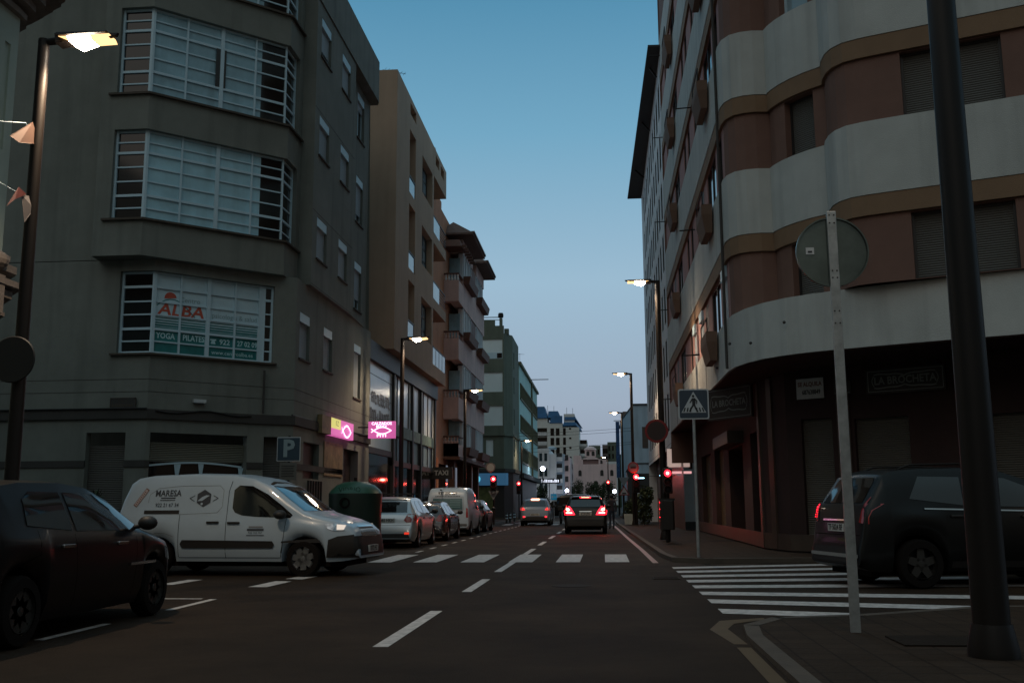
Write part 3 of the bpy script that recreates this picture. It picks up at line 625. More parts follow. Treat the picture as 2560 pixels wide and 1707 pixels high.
# ================================================================== dark green building
vb = thing('apartment_building', (-12, 92, 0), 0, 'dark green-grey chamfered block with large pale blue blind panels', 'building')
PV = Path([(-20, 88), (-8.62, 88), (-7.95, 89.4), (-7.95, 96)]); v0, v1, v2, v3 = PV.s; xv = lambda x: x+20
pan = [(xv(-10.9), xv(-8.72), z, z+1.75, .1) for z in (14.2, 11.2, 8.2)]; lw_ = (xv(-10.23), xv(-9.58), 5.5, 6.95, .1)
sw = [(v2+1.0, v2+1.9, z, z+1.5, .1) for z in (13.6, 11.3, 8.4, 5.6)]
wall(PV, 0, v3, 0, 16.5, pan+[lw_]+sw).quad((-20, 88, 16.5), (-8.6, 88, 16.5), (-7.95, 96, 16.5), (-20, 96, 16.5)).quad((-20, 96, 0), (-7.95, 96, 0), (-7.95, 96, 16.5), (-20, 96, 16.5)).build('wall', greenw, vb, world=True)
pr = MB().box(-20, -8.6, 88, 88.3, 16.5, 17.2).box(-20, -9.4, 88, 88.3, 17.2, 17.75).box(-8.6, -8.2, 88.5, 89.0, 16.5, 17.0).box(-9.0, -8.75, 88.1, 88.6, 17.2, 17.9); pr.build('parapet', greenw, vb, world=True)
MB().path([(-20, 88.2, 18.1), (-9.0, 88.2, 18.0)], .04).path([(-20, 88.2, 17.95), (-9.0, 88.2, 17.75)], .03).lathe([(.22, 0), (.25, .1), (.25, .3), (.2, .42)], (-8.9, 88.4, 18.0), n=12).build('roof_railing', polem, vb, world=True)
for h in pan: sheet(PV, h[0], h[1], h[2], h[3], -.08).build('blind_panel', paleblue, vb, world=True)
for h in [lw_]+sw: sheet(PV, h[0], h[1], h[2], h[3], -.08).build('window', paleblue, vb, world=True)
ws = bar(MB(), PV, pan[0][0], pan[0][1], 14.2, 14.75, -.07, -.05).build('window_strip', frame_w, vb, world=True)
bar(MB(), PV, pan[0][1]-.5, pan[0][1]-.05, 14.25, 14.7, -.05, -.04).build('open_pane', glass_d, ws, world=True)
bar(MB(), PV, 0, v3, 7.3, 7.5, -.02, .15).build('string_course', greenw, vb, world=True)
bar(MB(), PV, 0, v3, 4.1, 4.4, -.02, .2).build('string_course', grey_dk, vb, world=True)
bar(MB(), PV, 0, v3, 0.1, 4.1, -.02, .01).build('shop_wall', frame_d, vb, world=True)
fa = bar(MB(), PV, xv(-11.2), v1+.2, 2.95, 4.0, 0, .3).build('shop_fascia', mat('blue_fascia', (.03, .10, .17), .5, emit=(.05, .16, .3), es=.25), vb, world=True)
MB().lathe([(.32, 0), (.32, .08)], (-11.0, 87.62, 3.5), 'Y', 16).build('round_emblem', mat('cyan_emblem', (.1, .4, .5), .5, emit=(.1, .5, .7), es=.6), fa, world=True)
bar(MB(), PV, xv(-10.9), xv(-9.6), .3, 2.8, .01, .05).build('painted_shutter', mat('graffiti', (.12, .13, .04), .7, var=.6, vs=2), vb, world=True)

# ================================================================== turquoise building
qb = thing('office_building', (-12, 120, 0), 0, 'turquoise block with three long window strips in olive frames', 'building')
PQ = Path([(-20, 107), (-8.8, 107), (-8.8, 137), (-20, 137)]); q0, q1, q2, q3 = PQ.s; yqq = lambda y: q1+y-107
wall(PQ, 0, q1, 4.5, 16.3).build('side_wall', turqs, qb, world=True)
sh = [(yqq(108), yqq(136.2), z, z+1.78, .25) for z in (12.62, 9.15, 5.75)]
wall(PQ, q1, q3, 4.5, 16.3, sh).quad((-20, 107, 16.3), (-8.8, 107, 16.3), (-8.8, 137, 16.3), (-20, 137, 16.3)).build('wall', turq, qb, world=True)
bar(MB(), PQ, 0, q3, 16.3, 16.6, -.3, .25).build('cornice', olive, qb, world=True)
for h in sh:
    f = MB(); bar(f, PQ, h[0], h[1], h[2], h[2]+.18, -.25, .12); bar(f, PQ, h[0], h[1], h[3]-.14, h[3], -.25, .12)
    for i in range(19): u = h[0]+(h[1]-h[0])*i/18; bar(f, PQ, max(h[0], u-.17), min(h[1], u+.17), h[2], h[3], -.25, .1)
    fo = f.build('window_strip', olive, qb, world=True); sheet(PQ, h[0], h[1], h[2], h[3], -.2).build('pane', curtain, fo, world=True)
bar(MB(), PQ, yqq(125), yqq(125.5), 4.5, 16.3, 0, .2).build('pipe', olive, qb, world=True)
wall(PQ, 0, q3, 0, 4.5, w=-.15).build('ground_floor', frame_d, qb, world=True)
bar(MB(), PQ, q1-2, q2, 4.1, 4.6, -.15, .5).build('canopy', grey_dk, qb, world=True)
MB().path([(-9.2, 126, 17.0), (-6.6, 126, 17.0)], .05).build('roof_arm', polem, qb, world=True)

# ================================================================== curved corner building (right)
rb = thing('apartment_building', (8, 30, 0), 0, 'corner block with wavy white and ochre bands over terracotta walls on the right', 'building')
PA = Path([(3.06, 44.6), (3.06, 23.7), (3.12, 23.35), (3.28, 23.08), (3.52, 22.95), (3.8, 22.90), (4.07, 22.93), (4.12, 22.72), (4.25, 22.42), (4.45, 22.1), (4.72, 21.77), (5.02, 21.5), (4.98, 21.25), (4.98, 20.9), (5.05, 20.62), (5.22, 20.37), (5.5, 20.2), (5.85, 20.05), (8.4, 19.05), (17, 15.6)])
PC = Path([(3.06, 44.6), (3.06, 24.2), (3.12, 23.4), (3.3, 22.7), (3.6, 22.05), (4.0, 21.55), (4.5, 21.15), (5.4, 20.62), (6.9, 19.87), (8.1, 19.35), (17, 15.6)])
ua = lambda y: 44.6-y
A = PA.s; xa = lambda x, k=17: PA.u_near(x=x, seg=k)
LV = [(10.84, 12.46), (14.24, 15.86), (17.64, 19.26), (21.04, 22.66)]
bw_ = MB(); oc = MB()
bar(bw_, PC, 0, PC.s[-1], 4.36, 5.6, -1.0, 0)
UEND = A[-1]
bgap = xa(9.05, 18)
for z0, z1 in [(7.44, 9.0)]+LV:
    bar(bw_, PA, 0, UEND if z0 > 20 else bgap, z0, z1, -.3, 0); bar(oc, PA, 0, UEND, z0-.43, z0-.012, -.3, -.012)
    if z0 < 20: bar(bw_, PA, bgap+3.0, UEND, z0, z1, -.3, 0)
bw_.build('white_band', band_w, rb, world=True); oc.build('ochre_band', ochre, rb, world=True)
WIN = []
ys = [(24.15, 24.95, 0), (25.5, 27.6, 1), (28.5, 29.3, 0), (29.9, 30.7, 0), (32.2, 33.0, 0), (33.7, 34.5, 0), (36.6, 38.8, 1), (39.9, 40.7, 0), (41.8, 42.6, 0)]
fl = [(5.6, 7.0), (9.0, 10.4), (12.46, 13.8), (15.86, 17.2), (19.26, 20.6)]
for z0, z1 in fl:
    hs = [(ua(b), ua(a), z0+.01, z1-.02, .16) for a, b, k in ys]
    hs += [(A[8]+.1, A[10]+.15, z0+.01, z1-.02, .3), (xa(6.25), xa(8.0), z0+.01, z1-.02, .22), (bgap, bgap+2.6, z0+.01-0.6, z1-.02, .6)]
    WIN.append(hs)
for k, (z0, z1) in enumerate(fl):
    t = MB(); wall(PA, ua(23.75), UEND, z0, z1, [h for h in WIN[k] if h[0] > ua(23.75)], w=-.08, mb=t); t.build('terracotta_wall', terra, rb, world=True)
    t = MB(); wall(PA, 0, ua(23.75), z0, z1, [h for h in WIN[k] if h[0] < ua(23.75)], w=-.08, mb=t); t.build('pilaster_wall', rosep, rb, world=True)
    for i, h in enumerate(WIN[k]):
        hh = (h[0], h[1], h[2], h[3]); louv = k == 0 and i in (0, 3, 4)
        P_ = PA
        if i < 9: window(P_, hh, rb, fm=(frame_w if louv else frame_d), gm=glass_d, depth=.155, nv=0 if not ys[i][2] else 1, blind=(blindw if louv else (shutd if i in (2, 7) else None)), box=louv)
        elif i == 9: window(P_, hh, rb, fm=frame_w if k == 2 else frame_d, gm=glass_s if k == 2 else shutd, depth=.3, nv=0)
        elif i == 10: window(P_, hh, rb, fm=frame_d, gm=shutd, depth=.26, nv=0)
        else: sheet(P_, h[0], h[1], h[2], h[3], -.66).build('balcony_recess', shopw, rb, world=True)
    for (ya, yb_) in ((25.7, 27.2), (36.8, 38.4)):
        zt = z0; bx = MB()
        bx.hexa([(3.02, ya+.12, zt-.72), (2.84, ya+.12, zt-.72), (2.84, yb_-.12, zt-.72), (3.02, yb_-.12, zt-.72), (3.02, ya, zt-.25), (2.74, ya, zt-.25), (2.74, yb_, zt-.25), (3.02, yb_, zt-.25)])
        bx.box(2.74, 3.02, ya, yb_, zt-.25, zt+.02); bx.build('balcony_box', mat('brown_box', (.19, .115, .08), .85, var=.1), rb, world=True)
        rr = MB(); rr.path([(2.77, ya, zt+.35), (2.77, yb_, zt+.35)], .02).path([(2.77, ya, zt), (2.77, ya, zt+.35)], .015).path([(2.77, yb_, zt), (2.77, yb_, zt+.35)], .015)
        rr.path([(2.62, yb_-.9, zt-.5), (2.2, yb_-.9, zt-.52)], .018); rr.build('balcony_rail', polem, rb, world=True)
    if k: 
        rl = MB()
        for i in range(18): u = bgap+.1+i*.15; rl.tube(PA.at(u, z0-1.3, -.1), PA.at(u, z0+.0, -.1), .012, n=5)
        bar(rl, PA, bgap, bgap+2.9, z0-.02, z0+.04, -.13, -.07); rl.build('balcony_railing', terra, rb, world=True)
        bar(MB(), PA, bgap+.1, bgap+2.8, z0-1.55, z0-1.0, 0, .28).build('planter_box', ochre, rb, world=True)
core = MB(); core.add([(17, 15.5, 3), (17, 15.5, 26), (17, 44.6, 26), (17, 44.6, 3), (3.06, 44.6, 3), (3.06, 44.6, 26)], [(0, 1, 2, 3), (3, 2, 5, 4)])
wall(PA, 0, UEND, 22.66, 26, w=-.06, mb=core); core.add([(17, 15.6, 26), (17, 44.6, 26), (3.12, 44.6, 26), (3.12, 23.7, 26), (5.2, 21, 26)], [(0, 1, 2, 3, 4)])
core.build('upper_wall', terra, rb, world=True)
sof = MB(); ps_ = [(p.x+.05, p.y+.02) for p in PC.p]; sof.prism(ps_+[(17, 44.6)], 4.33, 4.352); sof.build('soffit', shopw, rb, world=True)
MB().path([(3.02, 23.95, 4.4), (3.02, 23.95, 26)], .035, 8).build('drainpipe', grey_dk, rb, world=True)
jl = MB()
for y in (29.0, 33.5, 40.5): jl.box(3.05, 3.062, y, y+.025, 4.38, 5.58)
jl.build('panel_joint', grey_dk, rb, world=True)
vents = MB()
for x, y, z in ((3.02, 23.3, 4.9), (3.35, 22.3, 4.75), (3.95, 21.45, 5.05), (3.02, 26.0, 4.7)): vents.sphere((x, y, z), .035)
vents.build('spout_stub', grey_dk, rb, world=True)
# ground floor
PG = Path([(4.05, 44.6), (4.05, 25.9), (4.4, 24.3), (9.5, 20.9), (17, 16.6)]); g1, g2, g3 = PG.s[1], PG.s[2], PG.s[3]; yg = lambda y: 44.6-y
gh_ = [(yg(41.5), yg(38), .14, 3.1, .2), (yg(36.7), yg(34), .14, 3.1, .2), (yg(32.6), yg(29.4), .14, 2.9, .5), (yg(27.8), yg(26.0), .14, 3.1, .2)]
gd_ = [(g2+.37, g2+1.12, .14, 3.18, .15), (g2+1.64, g2+2.85, .14, 3.12, .15), (g2+4.5, g2+5.9, .14, 3.06, .15)]
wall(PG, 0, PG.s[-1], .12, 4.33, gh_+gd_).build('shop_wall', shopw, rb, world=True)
brm = mat('ochre_shutter', (.11, .075, .03), .6, slat=6.5)
for i, h in enumerate(gh_): sheet(PG, h[0], h[1], h[2], h[3], -h[4]+.02).build('roller_shutter' if i != 2 else 'shop_doorway', frame_d if i == 2 else brm, rb, world=True)
for h in gd_: sheet(PG, h[0], h[1], h[2], h[3], -.13).build('roller_shutter', mat('taupe_shutter', (.125, .11, .09), .55, slat=6.5), rb, world=True)
for u in (g1-.35, g1+.55, g2+1.25): bar(MB(), PG, u, u+.3, .13, 4.3, 0, .05).build('tiled_pier', shopt, rb, world=True)
bar(MB(), PG, 0, PG.s[-1], .125, .5, 0, .03).build('plinth', shopt, rb, world=True)
aw = MB(); bar(aw, PG, yg(33), yg(29.2), 2.95, 3.3, .0, .45); aw.build('awning_box', shopt, rb, world=True)
def shop_sign(P_, u, z, w_, h_, lab, dp=.05):
    o = P_.at(u, z, .03); a = P_.at(u-.01, z, .03); b = P_.at(u+.01, z, .03); rz = math.atan2(b[1]-a[1], b[0]-a[0])
    t = thing('shop_sign', o, rz, lab, 'sign'); MB().box(-w_/2, w_/2, -dp, 0, -h_/2, h_/2).build('panel', mat('sign_panel', (.035, .025, .02), .5), t)
    b_ = MB(); e = .025
    for x0, x1, z0, z1 in ((-w_/2+.04, w_/2-.04, h_/2-.06, h_/2-.045), (-w_/2+.04, w_/2-.04, -h_/2+.045, -h_/2+.06), (-w_/2+.04, -w_/2+.055, -h_/2+.06, h_/2-.06), (w_/2-.055, w_/2-.04, -h_/2+.06, h_/2-.06)): b_.box(x0, x1, -dp-.006, -dp+.001, z0, z1)
    b_.build('border', MATS.get('sign_line') or mat('sign_line', (.20, .21, .19), .4), t)
    return t
def flour(t, w_, h_, dp):
    mb = MB()
    for sgn in (1, -1):
        for k in (-1, 1):
            pts = [(k*w_*.45*(1-i/9), sgn*h_*(.20+.14*sin(pi*i/9*1.0+.3)+.05*cos(2.2*pi*i/9))) for i in range(10)]
            strip2d(mb, PP, pts, .028, dp+.012, .5, 0)
    for k in (-1, 1): strip2d(mb, PP, [(k*w_*(.45+.03*sin(pi*i/6)), h_*(.24-.48*i/6)) for i in range(7)], .02, dp+.012, .5, 0)
    mb.build('scroll_border', MATS['sign_line'], t)
    ptext('LA BROCHETA', .24, PP, .5, 0, dp+.012, MATS['sign_line'], t, world=False, bold=.006, fwid=.85)
PX = Path([(3.0, 28.0), (4.02, 26.45)])
s1 = shop_sign(PX, .93, 3.9, 1.8, .86, 'dark LA BROCHETA restaurant sign with scroll border hung beside the pedestrian crossing sign', .07); flour(s1, 1.55, .7, .07)
hg = MB().tube((-.6, -.02, .43), (-.6, -.02, .47), .02).tube((.6, -.02, .43), (.6, -.02, .47), .02).build('hanger', polem, s1)
s2 = shop_sign(PG, g2+2.85, 3.92, 1.72, .56, 'dark framed LA BROCHETA wall sign above the closed roller shutters'); flour(s2, 1.5, .5, .05)
s3 = thing('rental_sign', PG.at(g2+.65, 3.89, .03), math.atan2(-3.4, 5.1), 'white SE ALQUILA rental board with a phone number on the dark red shop wall', 'sign')
MB().box(-.33, .33, -.02, 0, -.24, .24).build('board', mat('worn_white', (.62, .62, .60), .5, var=.1, vs=5), s3)
ptext('SE ALQUILA', .14, PP, .5, .1, .022, mat('brown_red_ink', (.20, .07, .04), .5), s3, world=False, bold=.005, fwid=.78); ptext('687638849', .15, PP, .53, -.09, .022, mat('black_ink', (.01, .01, .01), .6), s3, world=False, bold=.005, fwid=.66)
s4 = thing('notice_board', PG.at(g2+1.42, 3.86, .03), math.atan2(-3.4, 5.1), 'small blank dark framed panel between the rental board and the wall sign', 'sign'); MB().box(-.2, .2, -.02, 0, -.15, .15).build('board', MATS['sign_panel'], s4); MB().box(-.18, .18, -.026, -.019, -.14, -.125).build('border', MATS['sign_line'], s4)

# ================================================================== white building with the overhanging roof
nb = thing('apartment_building', (8, 55, 0), 0, 'tall white block with narrow windows and a dark overhanging roof beyond the curved building', 'building')
PN = Path([(20, 66.6), (3.06, 66.6)]); PM = Path([(3.06, 66.6), (3.06, 44.65)])
nh = []
for k in range(7):
    z = 4.5+k*2.48
    for j in range(10):
        y = 45.4+j*1.93; nh.append((66.6-y-.95, 66.6-y, z, z+1.72, .05))
wall(PM, 0, PM.s[-1], 3.9, 22.1, nh).build('wall', whitew, nb, world=True)
wall(PN, 0, PN.s[-1], 0, 22.1).build('end_wall', whitew, nb, world=True)
proto = None
for h in nh:
    f = MB(); bar(f, PM, h[0], h[0]+.05, h[2], h[3], -.05, .0); bar(f, PM, h[1]-.05, h[1], h[2], h[3], -.05, .0); f2 = f.build('window', frame_d, nb, world=True); sheet(PM, h[0], h[1], h[2], h[3], -.045).build('pane', glass_d if random.random() < .7 else glass_s, f2, world=True)
rf = MB().hexa([(2.5, 43.7, 22.1), (20, 44.7, 22.1), (20, 67.0, 22.1), (2.12, 67.0, 22.1), (2.5, 43.7, 22.2), (20, 44.7, 22.4), (20, 67.0, 22.4), (2.12, 67.0, 22.2)]); rf.build('roof', plastic, nb, world=True)
MB().path([(3.0, 46, 21.6), (2.7, 46, 22.1)], .05).path([(3.0, 53, 21.6), (2.58, 53, 22.1)], .05).path([(3.0, 61, 21.6), (2.45, 61, 22.1)], .05).build('roof_bracket', polem, nb, world=True)
wall(PM, 0, PM.s[-1], .1, 3.9, w=-.5).build('shop_wall', shopt, nb, world=True); wall(PM, 0, PM.s[-1], 3.7, 3.9, w=-.0).build('soffit_edge', whitew, nb, world=True); MB().box(3.06, 3.6, 44.7, 66.6, 3.88, 3.9).build('soffit', shopw, nb, world=True)
for z in (): pass
lt_ = thing('lit_shop_sign', (3.45, 46, 3.3), 0, 'small pale projecting shop sign glowing on the white building ground floor', 'sign'); MB().box(-.5, .5, -.08, .08, -.42, .4).build('panel', mat('sign_glow', (.5, .4, .38), .5, emit=(1, .75, .65), es=.22), lt_); MB().box(-.5, .55, -.3, .1, -.72, -.62).build('lower_edge', mat('strip_glow', (.3, .1, .1), .5, emit=(1, .5, .5), es=.5), lt_); MB().box(.45, .62, -.05, .05, -.5, .3).build('bracket', polem, lt_)
ld = thing('cold_led_sign', (2.95, 50, 2.6), 0, 'tiny pale blue light strip above the red traffic signal on the right pavement', 'light'); MB().box(-.14, .14, -.02, .02, .0, .04).build('light_strip', em('blue_led', (.4, .75, 1), 5), ld); MB().box(-1.2, -.9, -.02, .02, -.12, -.08).build('light_strip', MATS['blue_led'], ld); MB().box(-1.3, .7, -.01, .01, -.02, -.001).build('mount', polem, ld)

# ================================================================== buildings beyond the cross street
ub = thing('warehouse', (5, 105, 0), 0, 'light blue rendered building with one tall window right of the street end', 'building')
MB().prism([(3.1, 97), (16, 97), (16, 118), (2.2, 118)], 0, 10.7).build('wall', lbluew, ub, world=True)
MB().prism([(3.05, 96.9), (16.05, 96.9), (16.05, 118), (2.15, 118)], 10.7, 10.85).build('coping', grey_dk, ub, world=True)
PU2 = Path([(3.1, 97), (16, 97)])
bar(MB(), PU2, .8, 1.6, 6.55, 8.6, -.05, .02).build('window', shopt, ub, world=True); bar(MB(), PU2, 0, 9, 5.05, 5.15, -.02, .08).build('string_course', grey_dk, ub, world=True)
bar(MB(), PU2, .35, 2.2, 2.1, 4.15, -.05, .03).build('doorway', frame_d, ub, world=True); bar(MB(), PU2, .1, .38, 2, 4.7, -.05, .05).build('jamb', whitew, ub, world=True); bar(MB(), PU2, .3, 2.3, 1.95, 2.1, -.02, .1).build('ledge', frame_w, ub, world=True)
sb2 = thing('house', (5, 125, 0), 0, 'brown gabled building partly hidden behind the light blue one', 'building'); MB().prism([(2.6, 122), (12, 122), (12, 134), (2.6, 134)], 0, 12.4).build('wall', mat('brown_render', (.16, .12, .10), .9), sb2, world=True); MB().add([(2.3, 121.5, 11.2), (12, 121.5, 13), (12, 134, 13), (2.3, 134, 11.2)], [(0, 1, 2, 3)]).build('roof', tilem, sb2, world=True)
sb3 = thing('shop_building', (3.2, 96, 0), 0, 'low dark shopfront with a pointed gable at the foot of the light blue building', 'building'); MB().prism([(2.35, 96.2), (3.05, 96.2), (3.05, 100), (2.35, 100)], 0, 4.3).build('wall', frame_d, sb3, world=True); MB().add([(2.2, 96.1, 4.3), (3.3, 96.1, 4.3), (2.75, 96.1, 5.1), (2.2, 98, 4.3), (3.3, 98, 4.3), (2.75, 98, 5.1)], [(0, 1, 2), (5, 4, 3), (0, 2, 5, 3), (1, 4, 5, 2)]).build('roof', plastic, sb3, world=True)
vs_ = thing('vertical_sign', (1.75, 110, 0), 0, 'tall dark blue vertical banner sign with pale marks on a wall bracket', 'sign')
MB().box(-.2, .2, -.15, .15, 4.1, 10.2).build('panel', mat('navy_sign', (.015, .07, .2), .5), vs_); lm = MB()
for i, z in enumerate((9.5, 8.7, 7.9, 7.1, 6.3, 5.5, 4.8)): strip2d(lm, PP, [(.1*cos(t), .16*sin(t)) for t in [2*pi*j/8 for j in range(9 if i % 2 else 6)]], .04, .16, .5, z)
lm.build('letter_marks', mat('sign_blue_mark', (.05, .2, .42), .5), vs_); MB().tube((0, 0, 0), (0, 0, 4.1), .1).path([(-.3, 0, 11.2), (.5, 0, 11.2)], .04).path([(-.4, 0, 10.3), (.4, 0, 10.3)], .04).build('post', polem, vs_)

ab = thing('church_hall', (-2, 215, 0), 0, 'rose coloured hall with arched windows and a little bell gable closing the street', 'building')
PH = Path([(-6.2, 210), (2.9, 210)])
def arch(P_, u, z, w_, h_, m, root, wo=.03, nm='arched_window'):
    pts = [(-w_/2, 0), (w_/2, 0)]+[(w_/2*cos(t), h_-w_/2+w_/2*sin(t)) for t in [pi*i/10 for i in range(11)]]
    return shape2d(pts, P_, u, z, wo, m, root, nm)
wall(PH, 0, 9.1, 2, 9.55).prism([(-6.2, 210.3), (2.9, 210.3), (2.9, 224), (-6.2, 224)], 2, 9.5).build('wall', roseb, ab, world=True)
ins = MB().box(-6.0, -4.4, 210.4, 214, 9.5, 11.4).box(-4.2, -.4, 213, 214, 9.5, 10.6).box(-.45, .9, 210.2, 213, 9.5, 10.6); ins.add([(-4.4, 210.1, 9.6), (-4.0, 210.1, 9.6), (-4.0, 210.1, 10.6), (-4.4, 210.1, 10.6), (-4.3, 210.1, 10.55), (-.35, 210.1, 10.55), (-2.3, 210.1, 11.4), (-4.3, 210.6, 10.55), (-.35, 210.6, 10.55), (-2.3, 210.6, 11.4)], [(0, 1, 2, 3), (4, 5, 6), (9, 8, 7), (4, 6, 9, 7), (5, 8, 9, 6)]); ins.box(-.75, -.4, 210.1, 210.5, 9.5, 10.6); ins.build('gable', roseb, ab, world=True)
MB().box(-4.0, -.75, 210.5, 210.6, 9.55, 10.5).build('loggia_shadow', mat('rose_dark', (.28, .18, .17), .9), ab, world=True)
MB().box(-3.6, -1.3, 211, 212.5, 11.2, 12.6).build('bell_tower', roseb, ab, world=True); MB().lathe([(1.35, 0), (1.15, .35), (.7, .65), (.0001, .8)], (-2.45, 211.8, 12.6), n=16).build('dome', roseb, ab, world=True)
PT2 = Path([(-3.6, 210.98), (-1.3, 210.98)])
for x in (.65, 1.75): arch(PT2, x, 11.35, .62, .95, frame_d, ab)
for x in (-4.65, -.1, 1.95): arch(PH, x+6.2, 7.1, .66, 1.25, frame_d, ab)
arch(PH, 6.0, 9.62, .55, .8, frame_d, ab, wo=-.15); arch(PH, 4.9, 4.7, .7, 1.4, frame_d, ab)

bt = thing('apartment_tower', (-14, 330, 0), 0, 'tall white apartment tower with blue mansard roofs and stacked balconies beyond the rooftops', 'building')
tw = MB().box(-26, -17.9, 332, 350, 2, 29.7).box(-18.0, -12.9, 331, 350, 2, 28.1).box(-12.9, -7.4, 330, 350, 2, 26.5).box(-12.5, -8.9, 333, 350, 26.5, 31.2).box(-7.4, -4.9, 334, 350, 2, 22.5); tw.build('wall', mat('tower_white', (.80, .80, .76), .85, var=.06), bt, world=True)
rfm = MB(); rfm.hexa([(-26, 331.5, 29.8), (-17.9, 331.5, 29.8), (-17.9, 345, 29.8), (-26, 345, 29.8), (-26, 334, 33.9), (-19, 334, 33.9), (-19, 345, 33.9), (-26, 345, 33.9)]); rfm.hexa([(-17.8, 331.4, 29.9), (-13.5, 331.4, 29.9), (-13.5, 345, 29.9), (-17.8, 345, 29.9), (-17.6, 333, 32.2), (-14.4, 333, 32.2), (-14.4, 345, 32.2), (-17.6, 345, 32.2)]); rfm.hexa([(-17.2, 330.8, 28.0), (-12.9, 330.8, 28.0), (-12.9, 331.6, 28.0), (-17.2, 331.6, 28.0), (-16.4, 331.6, 30.5), (-12.9, 331.6, 30.5), (-12.9, 332, 30.5), (-16.4, 332, 30.5)]); rfm.hexa([(-12.8, 329.8, 27.0), (-8.2, 329.8, 27.0), (-6.5, 340, 25.5), (-12.8, 340, 27), (-12.4, 330.5, 28.2), (-8.6, 330.5, 28.2), (-7, 340, 27), (-12.4, 340, 28.2)]); rfm.hexa([(-12.2, 332.6, 29.2), (-8.3, 332.6, 29.2), (-6.4, 344, 27), (-12, 344, 29), (-12.2, 333, 30.2), (-8.7, 333, 30.2), (-7, 344, 28), (-12, 344, 30)]); rfm.build('mansard_roof', blueroof, bt, world=True)
PTW = Path([(-18, 330.95), (-12.9, 330.95)]); PTW2 = Path([(-12.9, 329.95), (-7.4, 329.95)]); PTW3 = Path([(-26, 331.95), (-17.9, 331.95)])
for k in range(5):
    z = 25.4-k*3.15
    for u in (1.7, 3.5): bar(MB(), PTW, u-.6, u+.6, z-1.5, z+.9, -.1, .05).build('window', glass_d, bt, world=True)
    bar(MB(), PTW2, .2, 1.1, z-1.5, z+.9, -.1, .05).build('window', glass_d, bt, world=True); bar(MB(), PTW2, 2.2, 2.9, z+.4, z+.9, -.1, .05).build('window', glass_d, bt, world=True)
    bar(MB(), PTW3, 4.6, 7.9, z-.3, z+1.1, -.1, .05).build('balcony_recess', glass_d, bt, world=True); bar(MB(), PTW3, 4.6, 7.9, z-1.5, z-.3, 0, .9).build('balcony', whitew, bt, world=True)
    bar(MB(), Path([(-7.3, 333.9), (-4.9, 333.9)]), .1, 2.3-.25*k*0, z-4.2, z-2.9, -.1, .05).build('balcony_recess', glass_d, bt, world=True)
    bar(MB(), Path([(-7.3, 333.9), (-4.6, 333.9)]), .1, 2.5, z-5.2, z-4.3, 0, 1.2).build('balcony', whitew, bt, world=True)
an = MB(); 
for x, h in ((-17.9, 2.2), (-15.8, 2), (-9.5, 1.2), (-11.5, 1.4)): an.tube((x, 334, 31), (x, 334, 32+h), .06, n=5)
an.build('roof_antenna', polem, bt, world=True)

wb1 = thing('apartment_building', (-11, 185, 0), 0, 'white terraced apartment block with projecting balconies left of the rose hall', 'building')
MB().box(-14, -9.55, 180, 200, 1, 11.3).box(-9.55, -8.3, 181, 200, 1, 10.3).build('wall', whitew, wb1, world=True)
PW1 = Path([(-14, 179.97), (-9.55, 179.97)]); 
for k in range(3):
    for u in (3.0, 3.9): bar(MB(), PW1, u-.25, u+.25, 3.6+k*2.7, 5.0+k*2.7, -.05, .03).build('window', glass_d, wb1, world=True)
MB().lathe([(.9, 0), (.9, .25), (.4, .5)], (-9.2, 184, 11.3), n=14).build('roof_canopy', lbluew, wb1, world=True)
wb2 = thing('apartment_building', (-7.6, 190, 0), 0, 'light blue block with stepped dark balconies between the white terraces and rose hall', 'building')
MB().box(-8.4, -6.9, 183, 200, 1, 10.4).build('wall', lbluew, wb2, world=True); MB().box(-6.9, -5.9, 184, 200, 1, 9.9).build('side_wing', roseb, wb2, world=True)
for k in range(4):
    z = 3.2+k*1.95; MB().box(-8.5, -7.2, 182.2, 183, z, z+.75).build('balcony', whitew, wb2, world=True); MB().box(-8.4, -7.3, 182.9, 183.0, z+.75, z+1.5).build('balcony_recess', frame_d, wb2, world=True); MB().box(-6.8, -6.2, 183.9, 184.05, z+.2, z+1.2).build('window', frame_d, wb2, world=True)
wb3 = thing('apartment_building', (-6, 200, 0), 0, 'rose balconied flats attached to the left of the rose hall', 'building'); MB().box(-7.2, -5.9, 195, 206, 1, 9.2).build('wall', roseb, wb3, world=True)
for k in range(3): z = 2.6+k*2.2; MB().lathe([(.5, 0), (.55, .9)], (-6.3, 194.9, z), n=12).build('round_balcony', roseb, wb3, world=True); MB().box(-6.9, -6.1, 194.9, 195.02, z+.95, z+1.8).build('window', frame_d, wb3, world=True)
lsx = thing('shop_sign', (-8.7, 165, 5.1), 0, 'far small white lit shop sign under the terraced apartments', 'sign'); hb = MB(); random.seed(8)
for i in range(12): hb.box(-1.6+i*.27, -1.6+i*.27+random.uniform(.12, .22), -.03, 0, -.22, random.choice((.05, .2, .26)))
hb.build('illegible_lettering', em('far_text', (.8, .85, 1), .9), lsx); MB().box(-1.8, 1.8, 0, .1, -.4, .4).build('panel', frame_d, lsx); MB().tube((0, .05, -5.1), (0, .05, -.4), .05).build('post', polem, lsx)
